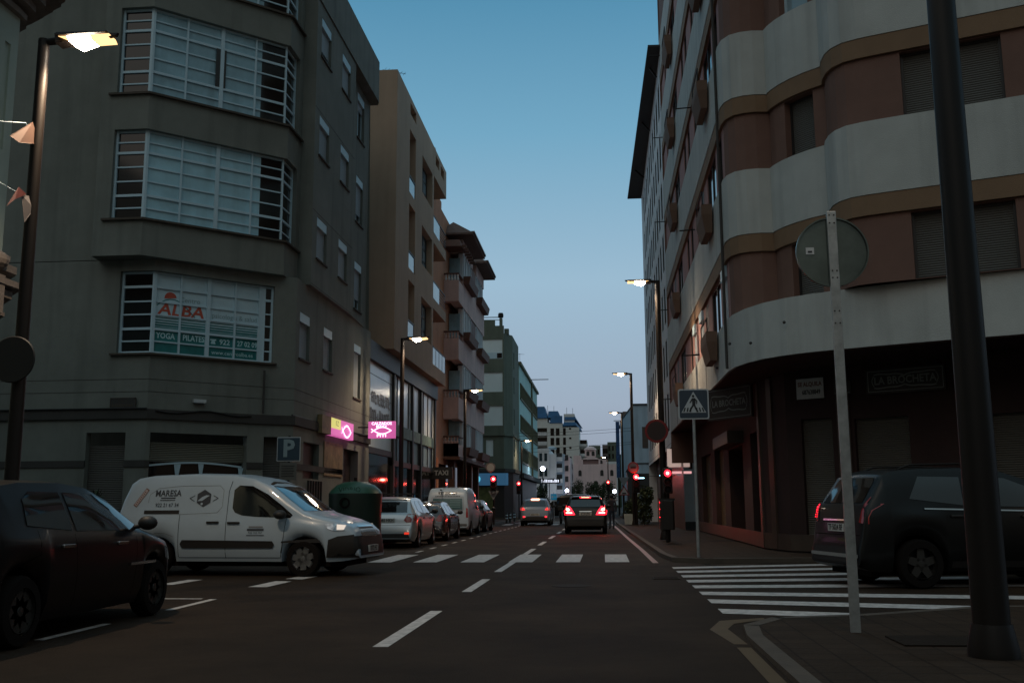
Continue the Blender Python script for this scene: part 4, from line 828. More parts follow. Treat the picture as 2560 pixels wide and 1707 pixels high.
for i, (x0, x1, y0, z1, lab, m) in enumerate(((-5.5, -.6, 420, 25.6, 'low dark hillside block behind the tower', greenw), (.2, 2.4, 425, 26.2, 'narrow dark hillside block with one lit window', mat('far_brown', (.2, .15, .14), .9)), (2.4, 7, 430, 27.6, 'grey-green hillside block, tallest of the far hillside blocks', greenw), (-1.2, 6, 380, 17.2, 'pale villa with tall dark windows below the hillside blocks', whitew))):
    o = thing('hillside_building', (x0, y0, 0), 0, lab, 'building'); MB().box(x0, x1, y0, y0+12, 1, z1).build('wall', m, o, world=True); PZ = Path([(x0, y0-.05), (x1, y0-.05)])
    for k in range(2):
        for j in range(3): u = (j+.5)*(x1-x0)/3; bar(MB(), PZ, u-.35, u+.35, z1-3.6-k*3.4, z1-1.6-k*3.4, 0, .05).build('window', glass_d, o, world=True)
struct('hill', MB().add([(-60, 460, 0), (-30, 460, 16), (-8, 460, 22), (8, 460, 24), (30, 460, 14), (60, 460, 0), (-60, 600, 0), (-30, 600, 16), (-8, 600, 24), (8, 600, 26), (30, 600, 14), (60, 600, 0)], [(i, i+1, i+7, i+6) for i in range(5)]+[(0, 1, 2, 3, 4, 5)]), leafd)

# ================================================================== street lamps
def lamp_post(name, loc, side, h, label, r=.075, big=False, energy=130, group='street lamps along both kerbs', warm=(1, .74, .5)):
    t = thing(name, loc, 0 if side > 0 else pi, label, 'street lamp', group)
    rb_, rt_ = (.14, .10) if big else (r*1.25, r)
    MB().tube((0, 0, 0), (0, 0, h), rb_, rt_, 16).lathe([(rb_+.05, 0), (rb_+.05, .05), (rb_+.01, .25)], (0, 0, 0), n=16).build('pole', polem, t, smooth=True)
    MB().box(-.09, .09, -.06, .06, .9, 1.35).build('service_hatch', polem, t)
    hd = MB(); hd.tube((-.08, 0, h-.04), (.28, 0, h-.02), .045, .055, 10)
    hd.hexa([(.25, -.10, h-.10), (1.22, -.03, h+.0), (1.22, .03, h+.0), (.25, .10, h-.10), (.22, -.09, h+.05), (1.25, -.02, h+.045), (1.25, .02, h+.045), (.22, .09, h+.05)])
    hd.hexa([(.3, -.19, h-.03), (1.1, -.15, h+.0), (1.1, .15, h+.0), (.3, .19, h-.03), (.3, -.17, h+.02), (1.12, -.13, h+.03), (1.12, .13, h+.03), (.3, .17, h+.02)])
    ho = hd.build('lamp_head', polem, t, bevel=.008)
    def vee(x0, x1, x2, x3, x4, dz, hw): # glass bowl hanging under the head
        m = MB(); xs = [(x0, .02), (x1, -.10+dz), (x2, -.17+dz), (x3, -.10+dz), (x4, .0)]
        for (xa_, za), (xb_, zb_) in zip(xs, xs[1:]): m.add([(xa_, -hw, h-.04), (xb_, -hw, h-.04), (xb_, -hw*.6, h+zb_), (xa_, -hw*.6, h+za), (xa_, hw, h-.04), (xb_, hw, h-.04), (xb_, hw*.6, h+zb_), (xa_, hw*.6, h+za)], [(0, 1, 2, 3), (3, 2, 6, 7), (7, 6, 5, 4)])
        return m
    lens = vee(.34, .48, .62, .86, 1.14, .02, .16); ends, mid = MB(), MB()
    for k_ in range(4): (ends if k_ in (0, 3) else mid).add(lens.v[k_*8:k_*8+8], [(0, 1, 2, 3), (3, 2, 6, 7), (7, 6, 5, 4)])
    ends.v and MB().add(ends.v[:8], ends.f[:3]).build('lens', em('lamp_glass', (1, .60, .26), 1.25), ho); MB().add(ends.v[8:], [tuple(i-8 for i in f) for f in ends.f[3:]]).build('lens', em('lamp_glass', (1, .60, .26), 1.25), ho); mid.build('lit_lens', lamphot, ho)
    ho.scale.x = .84
    point((.52, 0, h-.27), energy*1.9, warm, .10, t, spot=150)
    return t
lamp_post('street_lamp', (-7.42, 12.05, .13), 1, 7.35, 'tall dark street lamp at the left edge glowing over the ornate building', energy=170)
lamp_post('street_lamp', (-7.5, 37.0, .13), 1, 7.4, 'street lamp standing in front of the tan building shopfront', energy=150)
lamp_post('street_lamp', (-7.5, 54.5, .13), 1, 7.4, 'street lamp in front of the pink balconied building', energy=150)
lamp_post('street_lamp', (-7.45, 92.5, .13), 1, 7.0, 'small far street lamp in front of the turquoise block', energy=90)
lamp_post('street_lamp', (1.9, 31.9, .13), -1, 8.25, 'street lamp with a red-rimmed disc on its pole by the pedestrian sign', energy=190, r=.085)
lamp_post('street_lamp', (1.68, 55.1, .13), -1, 8.25, 'second street lamp on the right pavement, slim against the sky', energy=170)
lamp_post('street_lamp', (1.62, 79.5, .13), -1, 8.3, 'third right street lamp beside the tall navy banner', energy=130)
lamp_post('street_lamp', (.85, 152, 0), -1, 8.3, 'far street lamp in front of the rose hall', energy=60)
bp_ = lamp_post('street_lamp', (2.99, 8.3, .04), -1, 8.25, 'thick dark pole rising out of the frame at the near right', big=True, energy=26)

for i, (x, y, z, h_, lab) in enumerate(((-10.5, 31, 19.1, 2.2, 'television aerial on the grey corner building roof'), (-9.9, 46, 20.6, 2.0, 'television aerial on the tan building roof'), (-9.6, 118, 16.6, 2.6, 'thin aerial on the turquoise block roof'))):
    t = thing('roof_aerial', (x, y, z), R(30), lab, 'aerial'); MB().tube((0, 0, 0), (0, 0, h_), .02).build('mast', polem, t); ma = MB().path([(-.6, 0, h_-.1), (.6, 0, h_-.1)], .012)
    for q in range(7): ma.path([(-.5+q*.17, -.3+.02*q, h_-.1), (-.5+q*.17, .3-.02*q, h_-.1)], .008, 5)
    ma.build('antenna', polem, t)
# ================================================================== traffic signals
def signal(loc, zr, label, small=False, group='red traffic signals at the two crossings', rz=0):
    t = thing('traffic_light', loc, rz, label, 'traffic light', group); zl = zr-loc[2]; w = .14 if small else .19; d = .1
    MB().tube((0, .05, 0), (0, .05, zl+.2), .05, .05, 10).build('post', polem, t)
    step = .24 if small else .34; n = 3
    MB().box(-w, w, -d, .02, zl-step*2.5, zl+step*.6).build('housing', plastic, t, bevel=.02)
    for i in range(n):
        z = zl-step*i; rr = .085 if small else .125
        MB().lathe([(rr+.035, 0), (rr+.035, -.16), (rr+.022, -.16), (rr+.022, 0)], (0, -d, z), 'Y', 18, False).build('visor', plastic, t)
        l_ = MB().lathe([(.0001, -.045), (rr*.6, -.035), (rr+.018, 0)], (0, -d-.002, z), 'Y', 18).build('lens', redl if i == 0 else plastic, t, smooth=True)
        if i == 0: MB().lathe([(.0001, -.07), (rr*.34, -.062), (rr*.5, -.046)], (0, -d-.01, z), 'Y', 14).build('lit_core', redhot, l_)
    point((0, -d-.24, zl), 4 if small else 18, (1, .06, .04), .06, t, 'signal_glow')
    return t
signal((-6.22, 57.3, .13), 2.7, 'left kerb red signal with a disc above and a triangle back below'); signal((-6.7, 80.5, .13), 2.93, 'red signal farther left, in front of the turquoise block')
signal((.55, 100, 0), 3.4, 'far red signal below the street lamp at the rose hall'); signal((1.80, 54.6, .13), 2.68, 'right red signal under the red ring disc on the second lamp post')
signal((1.93, 30.3, .13), 2.13, 'nearest red signal, on the right pavement in front of the first lamp post', small=True)

# ================================================================== signs
def post_sign(name, loc, h, label, cat='sign', rz=0, r=.035, m=None):
    t = thing(name, loc, rz, label, cat)
    if h: MB().tube((0, 0, 0), (0, 0, h), r, r, 14).build('post', m or galv, t, smooth=True)
    return t
def disc(t, z, r, y=-.05, m=signback, ring=None, nm='disc', th=.012):
    o = MB().lathe([(.0001, -th), (r-.012, -th), (r, 0), (r-.012, th), (.0001, th)], (0, y, z), 'Y', 36).build(nm, m, t, smooth=True, sharp=30)
    if ring: MB().lathe([(r*.80, -th-.004), (r*.985, -th-.004), (r*.985, -th+.002)], (0, y, z), 'Y', 36, False).build('rim', ring, t)
    return o
def flat(t, pts, z, y, m, nm, x=0):
    return MB().add([(x+a, y, z+b) for a, b in pts]+[(x+a, y+.006, z+b) for a, b in pts], [tuple(range(len(pts))), tuple(reversed(range(len(pts), 2*len(pts))))]+[(i, len(pts)+i, len(pts)+(i+1) % len(pts), (i+1) % len(pts)) for i in range(len(pts))]).build(nm, m, t)
navy = mat('sign_navy', (.035, .055, .08), .45); swhite = mat('sign_white', (.55, .57, .58), .45); redm = mat('sign_red', (.28, .02, .02), .45); sblk = mat('sign_black', (.02, .02, .022), .5)
ps = post_sign('pedestrian_crossing_sign', (2.03, 22.2, .09), 3.5, 'square blue pedestrian crossing sign with a walking figure on a thin grey post')
zc = 3.30; rsq = lambda a, r: [(sx_*(a-r)+r*cos(t+q), sy_*(a-r)+r*sin(t+q)) for sx_, sy_, q in ((1, 1, 0), (-1, 1, pi/2), (-1, -1, pi), (1, -1, 1.5*pi)) for t in (0, pi/6, pi/3, pi/2)]
flat(ps, rsq(.335, .05), zc, -.062, swhite, 'border'); flat(ps, rsq(.305, .035), zc, -.070, navy, 'blue_field'); flat(ps, [(-.27, -.19), (.27, -.19), (0, .275)], zc, -.078, swhite, 'triangle')
fg = MB()
def fp(pts): fg.add([(a, -.086, zc+b) for a, b in pts], [tuple(range(len(pts)))])
fp([(.028*cos(2*pi*i/12)-.005, .175+.030*sin(2*pi*i/12)) for i in range(12)]); fp([(-.03, .13), (.035, .13), (.045, .03), (.03, -.03), (-.03, -.03)]); fp([(-.03, .13), (-.09, .03), (-.075, .015), (-.02, .09)]); fp([(.03, .13), (.085, .07), (.075, -.0), (.055, .0), (.06, .06), (.02, .09)])
fp([(-.03, -.02), (.01, -.03), (-.04, -.1), (-.075, -.175), (-.105, -.165), (-.07, -.09)]); fp([(.0, -.03), (.035, -.02), (.06, -.1), (.105, -.165), (.075, -.18), (.03, -.11)])
for i in range(-3, 4):
    if i: fp([(i*.062-.014, -.08), (i*.062+.014, -.08), (i*.072+.016, -.17), (i*.072-.016, -.17)])
fg.build('walking_figure', sblk, ps)
ns = post_sign('road_sign', (2.30, 9.75, .04), 4.15, 'back of a round traffic sign on a pale flat galvanised post, near right', r=.0001)
MB().box(-.045, .045, -.022, .022, 0, 4.02).build('post', galv, ns, bevel=.006); disc(ns, 3.62, .345, y=.05, nm='sign_back')
MB().lathe([(.335, -.03), (.35, -.03), (.35, .012), (.335, .012)], (0, .05, 3.62), 'Y', 40, False).build('rim', signback, ns)
st = MB().box(-.255, -.175, .03, .034, 3.60, 3.67).build('sticker', swhite, ns); MB().box(-.235, -.195, .026, .029, 3.62, 3.635).build('print', sblk, st)
bo = MB()
for z in (3.98, 3.9, 3.42, 3.35, 3.02, 2.9): bo.lathe([(.0001, -.03), (.008, -.026), (.008, 0)], (-.022, 0, z), 'Y', 8).lathe([(.0001, -.03), (.008, -.026), (.008, 0)], (.022, 0, z), 'Y', 8)
bo.build('bolt_set', frame_d, ns)
lsn = post_sign('road_sign', (-7.42, 11.98, .13), 0, 'dark round sign back fixed low on the left street lamp'); disc(lsn, 2.95, .30, y=-.10, m=plastic); MB().box(-.03, .03, -.09, .0, 2.9, 3.0).build('bracket', polem, lsn)
np_ = post_sign('road_sign', (1.72, 31.7, .13), 0, 'dark red-rimmed round sign on the first lamp post of the right pavement'); disc(np_, 3.36, .37, y=-.1, m=mat('sign_dark_back', (.05, .03, .028), .4), ring=redm); MB().box(-.02, .15, -.09, .1, 3.3, 3.4).build('bracket', polem, np_)
c2_ = post_sign('road_sign', (1.66, 54.4, .13), 0, 'small round sign with a red ring above the right red signal'); disc(c2_, 3.05, .3, m=mat('sign_grey', (.2, .2, .2), .5), ring=redm); MB().box(-.14, .14, -.075, -.068, 3.0, 3.1).build('pictogram', sblk, c2_)
c3_ = post_sign('road_sign', (-6.36, 57.0, .13), 0, 'dull round sign above the left kerb red signal'); disc(c3_, 3.22, .27, m=mat('sign_grey', (.2, .2, .2), .5), ring=mat('sign_dull_ring', (.10, .07, .07), .5))
def tri_sign(loc, zt, lab, up_, m1, m2=None, a=.42):
    t = post_sign('road_sign', loc, 0, lab); p = [(-a, -a*.58), (a, -a*.58), (0, a*1.15)] if up_ else [(-a, a*.58), (0, -a*1.15), (a, a*.58)]
    flat(t, p, zt, -.06, m1, 'triangle')
    if m2: flat(t, [(x*.72, y*.72) for x, y in p], zt, -.068, m2, 'field'); MB().box(-.15, .15, -.078, -.07, zt-.16, zt-.05).build('pictogram', sblk, t)
    MB().box(-.02, .02, -.055, .0, zt-.3, zt+.2).build('bracket', polem, t); return t
tri_sign((-6.22, 57.2, .13), 1.72, 'grey triangular sign back pointing down on the left signal post', False, mat('sign_grey', (.2, .2, .2), .5), a=.30)
tri_sign((1.66, 79.2, .13), 2.95, 'grey triangular sign back pointing down on the third right lamp post', False, MATS['sign_grey'], a=.42); tri_sign((1.66, 79.1, .13), 2.05, 'white warning triangle with a red border below the downward triangle', True, redm, mat('cream_field', (.5, .42, .36), .5), a=.44)
pk = post_sign('parking_sign', (-7.5, 23.5, 0), 2.9, 'blue square P parking sign with a small text plate below it', r=.03, m=polem)
flat(pk, rsq(.29, .02), 2.58, -.04, swhite, 'border'); flat(pk, rsq(.27, .015), 2.58, -.048, mat('sign_blue', (.03, .06, .085), .5), 'blue_field'); ptext('P', .56, PP, .5, 2.58, .056, mat('sign_P', (.28, .36, .38), .5), pk, world=False, bold=.02)
flat(pk, rsq(.21, .01), 2.05, -.045, mat('sub_plate', (.13, .125, .11), .5), 'text_plate'); tl = MB()
for i in range(5): tl.box(-.16, .16-.03*(i % 2), -.056, -.052, 2.17-i*.06, 2.185-i*.06)
tl.build('illegible_line', sblk, pk)
ib = post_sign('direction_sign', (-3.88, 80, 0), 2.2, 'small bright blue direction sign on a thin post at the street crossing', r=.03); flat(ib, rsq(.23, .02), 1.85, -.04, mat('bright_blue', (.02, .30, .52), .5, emit=(.02, .3, .55), es=.15), 'panel'); MB().box(-.23, .23, -.046, -.04, 1.5, 1.6).build('lower_plate', swhite, ib); MB().box(-.16, -.04, -.056, -.05, 1.75, 1.95).box(.02, .16, -.056, -.05, 1.83, 1.88).build('pictogram', swhite, ib)

# pink illuminated shop signs
pinkb = mat('pink_lightbox', (.5, .1, .3), .4, emit=(.85, .16, .50), es=.40); pinkw_ = mat('white_neon', (.8, .7, .8), .4, emit=(1, .78, .95), es=1.15); yel = mat('yellow_lightbox', (.5, .5, .1), .4, emit=(.75, .72, .18), es=.5)
def fish(P_, u, z, sx_, w, m, t, world=False):
    mb = MB()
    for sg in (1, -1): strip2d(mb, P_, [(sx_*(-1+2*i/14), sg*sx_*.36*sin(pi*i/14)) for i in range(15)], .035*sx_/.35, w, u, z)
    strip2d(mb, P_, [(-sx_, 0), (-sx_*1.25, sx_*.2)], .035, w, u, z); strip2d(mb, P_, [(-sx_, 0), (-sx_*1.25, -sx_*.2)], .035, w, u, z)
    mb.build('fish_outline', m, t, world=world)
g1_ = thing('shop_sign', (-8.02, 36.0, 3.97), 0, 'glowing pink CALZADOS shoe shop box sign with a fish outline, projecting over the pavement', 'sign')
MB().box(-.5, .5, -.08, .08, -.31, .31).build('light_box', pinkb, g1_, bevel=.01); fish(PP, .53, -.03, .33, .092, pinkw_, g1_)
ptext('CALZADOS', .145, PP, .5, .225, .09, pinkw_, g1_, world=False, bold=.004); ptext('MARY', .12, PP, .5, .115, .09, pinkw_, g1_, world=False, bold=.002, fwid=1.3); ptext('PITI', .15, PP, .5, -.215, .09, pinkw_, g1_, world=False, bold=.004, fwid=1.5)
MB().tube((-.9, 0, .1), (-.5, 0, .1), .02).tube((-.9, 0, -.2), (-.5, 0, -.2), .02).build('bracket', polem, g1_); point((0, -.45, 0), .6, (1, .35, .75), .3, g1_, 'sign_glow')
g2_ = thing('shop_sign', (-8.93, 32.75, 3.8), pi/2, 'pink and yellow lit fascia sign flat on the grey building wall', 'sign')
MB().box(-.96, 2.0, -.16, 0, -.29, .29).build('light_box', pinkb, g2_, bevel=.01); MB().box(-.95, .2, -.175, -.161, -.05, .28).build('yellow_panel', yel, g2_); MB().box(-2.0, -.962, -.16, 0, -.29, .29).build('poster_end', MATS['poster'], g2_)
fish(PP, 1.5, -.05, .55, .185, pinkw_, g2_); ptext('0 Z', .24, PP, .2, .12, .185, sblk, g2_, world=False)
point((.6, -.5, -.1), .5, (1, .35, .7), .2, g2_, 'sign_glow')

# bunting at the left lamp
bn = thing('bunting', (-7.42, 11.6, 5.6), 0, 'string of small torn pennants tied to the left street lamp', 'bunting')
MB().path([(-.02, .42, .45), (-.05, .25, .62), (-.1, -.1, .5), (-.6, -1.2, .2)], .006, 5).path([(0, .42, -.35), (-.05, .1, -.35), (-.25, -.4, -.22), (-.8, -1.4, .1)], .006, 5).build('string', frame_w, bn)
for nm, m, p in (('peach', (.26, .14, .10), [(0, .32, .66), (-.02, -.12, .30), (.03, .02, .26), (0, .5, .42)]), ('red', (.22, .03, .03), [(0, .12, -.30), (0, -.10, -.62), (.02, .02, -.5), (0, .30, -.34)]), ('white', (.4, .36, .36), [(-.02, .22, -.36), (0, .3, -.72), (.05, .42, -.5), (0, .42, -.33)])):
    MB().add(p+[(a+.004, b, c) for a, b, c in p], [(0, 1, 2, 3), (7, 6, 5, 4)]).build('pennant', mat('pennant_'+nm, tuple(c*.38 for c in m), .7), bn)

# ================================================================== street furniture
lbn = thing('litter_bin', (1.84, 29.6, .13), 0, 'dark litter bin on a short post below the nearest red signal', 'bin')
MB().prism([(-.21, -.13), (-.17, -.19), (.17, -.19), (.21, -.13), (.21, .13), (.17, .19), (-.17, .19), (-.21, .13)], .36, 1.2).build('bin_body', mat('bin_dark', (.03, .025, .022), .35), lbn, bevel=.015); MB().prism([(-.23, -.16), (.23, -.16), (.23, .16), (-.23, .16)], 1.2, 1.26).build('lid', plastic, lbn); MB().tube((0, 0, 0), (0, 0, .36), .05).build('post', polem, lbn)
for z in (1.14, .95, .72): MB().sphere((-.21, -.14, z), .012).build('red_glint', redl, lbn)  # glowing dots stand for a red reflection on the bin edge
gc = thing('recycling_bin', (-6.15, 24.7, 0), 0, 'green dome-topped glass recycling container behind the white van', 'bin')
MB().lathe([(.60, .04), (.64, .12), (.645, 1.0), (.665, 1.48), (.66, 1.53)], (0, 0, 0), n=32).build('body', mat('bottle_green_dark', (.013, .028, .02), .35, var=.15, vs=3), gc, smooth=True)
MB().lathe([(.66, 1.53), (.60, 1.62), (.48, 1.73), (.28, 1.81), (.0001, 1.84)], (0, 0, 0), n=32).build('dome', mat('bottle_green', (.022, .09, .052), .4, var=.15, vs=3), gc, smooth=True)
MB().lathe([(.13, 0), (.13, -.06), (.09, -.06), (.09, 0)], (-.1, -.62, 1.3), 'Y', 16).build('opening', rubber, gc); ptext('VIDRIO', .17, Path([(-.5, -.60), (.5, -.60)]), .5, 1.61, .0, mat('dark_green_ink', (.01, .06, .035), .5), gc, world=False); MB().box(-.04, .04, -.04, .04, 1.83, 1.92).build('lifting_ring', polem, gc)
for i, (x, y) in enumerate(((-6.60, 69.0), (-6.64, 72.0), (-6.68, 76.0))):
    if i == 0:
        b0_ = thing('bollard', (x, y, .0), 0, 'nearest of three short bollards with pale bands on the left corner', 'bollard', 'bollards on the left corner')
        MB().lathe([(.09, 0), (.08, .05), (.075, .62), (.05, .70), (.0001, .72)], (0, 0, .0), n=14).build('shaft', plastic, b0_); MB().lathe([(.082, .3), (.082, .38)], (0, 0, 0), n=14).build('reflective_band', frame_w, b0_); MB().lathe([(.082, .5), (.082, .58)], (0, 0, 0), n=14).build('reflective_band', frame_w, b0_)
    else: copy_thing(b0_, (x, y, 0), 0, ['middle', 'farthest'][i-1]+' of three short bollards with pale bands on the left corner')
def leaves(c, r, n, size, seed, parent=None, nm='foliage', m=leafd, lobes=7):
    rnd = random.Random(seed); mb = MB(); cs_ = [(Vector(c)+Vector((rnd.uniform(-.55, .55)*r[0], rnd.uniform(-.55, .55)*r[1], rnd.uniform(-.5, .5)*r[2])), rnd.uniform(.35, .6)) for _ in range(lobes)]
    for _ in range(n):
        q, k = rnd.choice(cs_); d = Vector((rnd.gauss(0, 1), rnd.gauss(0, 1), rnd.gauss(0, 1))).normalized()*rnd.uniform(.55, 1.05)*k
        p = q+Vector((d.x*r[0], d.y*r[1], d.z*r[2])); u = Vector((rnd.gauss(0, 1), rnd.gauss(0, 1), rnd.gauss(0, .7))).normalized(); v = u.cross(Vector((rnd.random(), rnd.random(), rnd.random()))).normalized(); s_ = size*rnd.uniform(.6, 1.3)
        mb.add([p-u*s_, p-v*s_*.45, p+u*s_, p+v*s_*.45], [(0, 1, 2, 3)])
    return mb.build(nm, m, parent)
pn = thing('planter', (1.42, 56.5, .13), 0, 'pale concrete cube planter by the right kerb with a dark shrub', 'planter'); MB().hexa([(-.23, -.23, 0), (.23, -.23, 0), (.23, .23, 0), (-.23, .23, 0), (-.27, -.27, .56), (.27, -.27, .56), (.27, .27, .56), (-.27, .27, .56)]).build('box', mat('pale_concrete', (.55, .58, .5), .8, var=.15, vs=3), pn, bevel=.01); MB().box(-.22, .22, -.22, .22, .50, .565).build('soil', bark, pn)
sbx = thing('shrub', (2.3, 58.5, .13), 0, 'big dark shrub behind the pale planter on the right pavement', 'shrub'); leaves((0, 0, 1.15), (.75, 1.6, 1.25), 1500, .10, 5, sbx); MB().tube((0, 0, 0), (0, 0, 1), .05).build('stem', bark, sbx)
sbx = thing('shrub', (1.75, 61.5, .13), 0, 'smaller dark shrub beyond the pale planter', 'shrub'); leaves((0, 0, .75), (.5, 1.1, .8), 900, .09, 6, sbx); MB().tube((0, 0, 0), (0, 0, .6), .04).build('stem', bark, sbx)
yc = thing('yucca_plant', (-13.25, 24.75, .13), 0, 'spiky dark yucca in front of the left roller shutter', 'plant'); mb = MB(); rnd = random.Random(4)
for ox, hz in ((-.25, .95), (.3, 1.2), (0, .7)):
    for i in range(46):
        a_, e_ = rnd.uniform(0, 2*pi), rnd.uniform(-.15, 1.2); l_ = rnd.uniform(.38, .6); d = Vector((cos(a_)*cos(e_), sin(a_)*cos(e_), sin(e_))); b_ = Vector((ox, 0, hz)); n_ = d.cross(Vector((0, 0, 1))).normalized()*.022
        t_ = b_+d*l_-Vector((0, 0, .10)); m_ = b_+d*l_*.5; mb.add([b_-n_, m_-n_, t_, m_+n_, b_+n_], [(0, 1, 2, 3, 4)])
mb.build('leaf_rosette', leafd, yc); MB().tube((-.25, 0, 0), (-.25, 0, .95), .05).tube((.3, 0, 0), (.3, 0, 1.2), .05).tube((0, 0, 0), (0, 0, .7), .05).build('stem', bark, yc)
for i, (x, y, h_, r_) in enumerate(((-6.0, 192, 4.9, 1.2), (-4.2, 186, 5.6, 1.35), (-2.1, 190, 5.3, 1.3), (-.3, 187, 5.8, 1.3), (1.5, 190, 5.4, 1.2), (-10.4, 172, 4.6, 1.2))):
    tr = thing('street_tree', (x, y, 0), 0, ['leftmost low round tree of the row before the rose hall', 'second tree of the row, wide crown before the rose hall', 'middle tree of the row below the hall loggia', 'tallest bushy tree of the row before the rose hall', 'rightmost tree of the row behind the far signal', 'dark bushy tree under the white terraced apartments'][i], 'tree', 'dark trees before the rose hall')
    leaves((0, 0, h_*.58), (r_*1.25, r_, h_*.5), 1500, .17, 20+i, tr, 'crown', lobes=9); MB().tube((0, 0, 0), (0, 0, h_*.5), .14, .08).tube((0, 0, h_*.3), (.5, 0, h_*.6), .06, .03).tube((0, 0, h_*.3), (-.5, .1, h_*.6), .06, .03).build('trunk', bark, tr)
for i, (x, y, z, e, lab) in enumerate(((-7.1, 120, 5.5, 30, 'bright cold white lamp high on the left beyond the turquoise block'), (-6.3, 178, 3.7, 30, 'bright cold lamp glowing just above the dark trees'), (2.05, 176, 3.45, 26, 'cold white lamp low at the right end of the tree row'))):
    t = thing('park_lamp', (x, y, 0), 0, lab, 'street lamp', 'cold white lamps at the street end'); MB().tube((0, 0, 0), (0, 0, z-.25), .06, .05).build('pole', polem, t); MB().sphere((0, 0, z), .30 if i else .26).build('globe', whl, t); point((0, 0, z), e, (.75, .8, 1), .3, t)
wr = thing('overhead_cable', (-3, 100, 8), 0, 'thin sagging cables strung across the street end', 'cable')
for za, zb_ in ((8.35, 8.75), (8.05, 8.45), (6.75, 7.35), (6.35, 7.15)): MB().path([(-6+12*i/12, 0, za-8+(zb_-za)*i/12-.12*sin(pi*i/12)) for i in range(13)], .018, 4).build('cable', polem, wr)

# ================================================================== vehicles
def lerp(tab, x):
    if x <= tab[0][0]: return tab[0][1]
    for (a, p), (b, q) in zip(tab, tab[1:]):
        if x <= b: return p+(q-p)*(x-a)/(b-a) if b > a else q
    return tab[-1][1]
class Car:
    def __init__(s, name, label, loc, rz, S, paintm, cat='car', group=None):
        s.t = thing(name, loc, rz, label, cat, group); s.S = S; L_, W_, prof = S['L'], S['W'], S['prof']; s.L = L_
        belt, roof, zc, wx, wr = S['belt'], S['H'], S.get('zc', .22), S['wheels'], S['wr']; tf = S.get('tumble', .24); ar = wr+.065; zw = wr
        xs = set(round(L_*i/54, 4) for i in range(55)) | {p[0] for p in prof}
        for xw in wx: xs |= {round(xw+ar*k, 4) for k in (-1.02, -1, -.97, -.9, -.78, -.6, -.35, 0, .35, .6, .78, .9, .97, 1, 1.02)}
        xs = sorted(x for x in xs if 0 <= x <= L_)
        ys = [xs[0]]; 
        for x in xs[1:]:
            if x-ys[-1] > .006: ys.append(x)
        xs = ys; rows = []
        rr_, fr_ = S.get('rtaper', .10), S.get('ftaper', .20)
        for x in xs:
            zt = lerp(prof, x); pl = 1.0
            if x < .55: pl -= rr_*((.55-x)/.55)**2.6
            if x > L_-.95: pl -= fr_*((x-L_+.95)/.95)**2.4
            hw = W_/2*pl; zb = zc+(.08*((.35-x)/.35)**2 if x < .35 else 0)+(.06*((x-L_+.5)/.5)**2 if x > L_-.5 else 0)
            for xw in wx:
                if abs(x-xw) < ar: zb = max(zb, zw+math.sqrt(ar*ar-(x-xw)**2))
            bl = min(lerp(belt, x), zt-.045); bl = max(bl, zb+.03); t = max(0, min(1, (zt-lerp(belt, x))/(roof-lerp(belt, x)))); t = t**.8
            yr = hw*(.955-tf*t); zr = zt-.035-.04*t
            pt = [(0, zb), (hw*.90, zb), (hw*.975, zb+.22*(bl-zb)), (hw*.998, zb+.45*(bl-zb)), (hw*1.0, zb+.66*(bl-zb)), (hw*.985, zb+.88*(bl-zb)), (hw*.962, bl), (hw*.962*.66+yr*.34+.006*t, bl+(zr-bl)*.33), (hw*.962*.33+yr*.67+.008*t, bl+(zr-bl)*.67), (yr, zr), (yr*.95, zt-.016), (yr*.8, zt-.002), (yr*.4, zt+.014), (0, zt+.018)]
            rows.append([(x-L_/2, y, z) for y, z in pt]+[(x-L_/2, -y, z) for y, z in pt[-2:0:-1]])
        n = len(rows[0]); mb = MB(); mb.add([p for r_ in rows for p in r_], [((i*n+j), (i*n+(j+1) % n), ((i+1)*n+(j+1) % n), ((i+1)*n+j)) for i in range(len(rows)-1) for j in range(n)]+[tuple(range(n)), tuple(reversed(range((len(rows)-1)*n, len(rows)*n)))])
        s.bvh = BVHTree.FromPolygons([Vector(v) for v in mb.v], mb.f); s.body = mb.build('body', paintm, s.t, smooth=True, sharp=42)
        uc = MB().box(.25-L_/2, L_/2-.3, -W_/2+.28, W_/2-.28, .17, .55); uc.build('underbody', rubber, s.t)
        for xw in wx:
            for sg in (1, -1): s.wheel(xw-L_/2, sg*(W_/2-.115), wr, sg)
    def wheel(s, x, y, r, sg):
        w = .10; rim = r*.66
        ty = MB().lathe([(rim, -w), (r*.93, -w*.95), (r, -w*.6), (r, w*.6), (r*.93, w*.95), (rim, w)], (x, y, r), 'Y', 30, False).build('wheel', rubber, s.t, smooth=True)
        m = MB(); o = sg*w*.72; m.lathe([(rim, -w*.9), (rim*1.0, w*.9), (rim*.93, w*.9), (rim*.90, w*.3), (rim*.9, -w*.9)], (x, y, r), 'Y', 30, False)
        k = s.S.get('spokes', 6)
        for i in range(k):
            a = 2*pi*i/k+.3; c_, s_ = cos(a), sin(a); b = .10*rim/.2
            pts = [(rim*.16, .062), (rim*.95, .05)]
            P4 = []
            for rad, hw in pts: P4 += [(x+c_*rad-s_*hw, r+s_*rad+c_*hw), (x+c_*rad+s_*hw, r+s_*rad-c_*hw)]
            q = [P4[0], P4[1], P4[3], P4[2]]; m.hexa([(a_, y+o, b_) for a_, b_ in q]+[(a_, y+o-sg*.025, b_) for a_, b_ in q])
        m.lathe([(.0001, sg*(o*sg+.012)), (rim*.2, sg*(o*sg+.008)), (rim*.26, sg*(o*sg-.02))], (x, y, r), 'Y', 14); m.build('rim', s.S.get('rimm', alloy), ty)
        MB().lathe([(.0001, 0), (rim*.93, 0)], (x, y+sg*.0, r), 'Y', 20).build('brake_disc', plastic, ty)
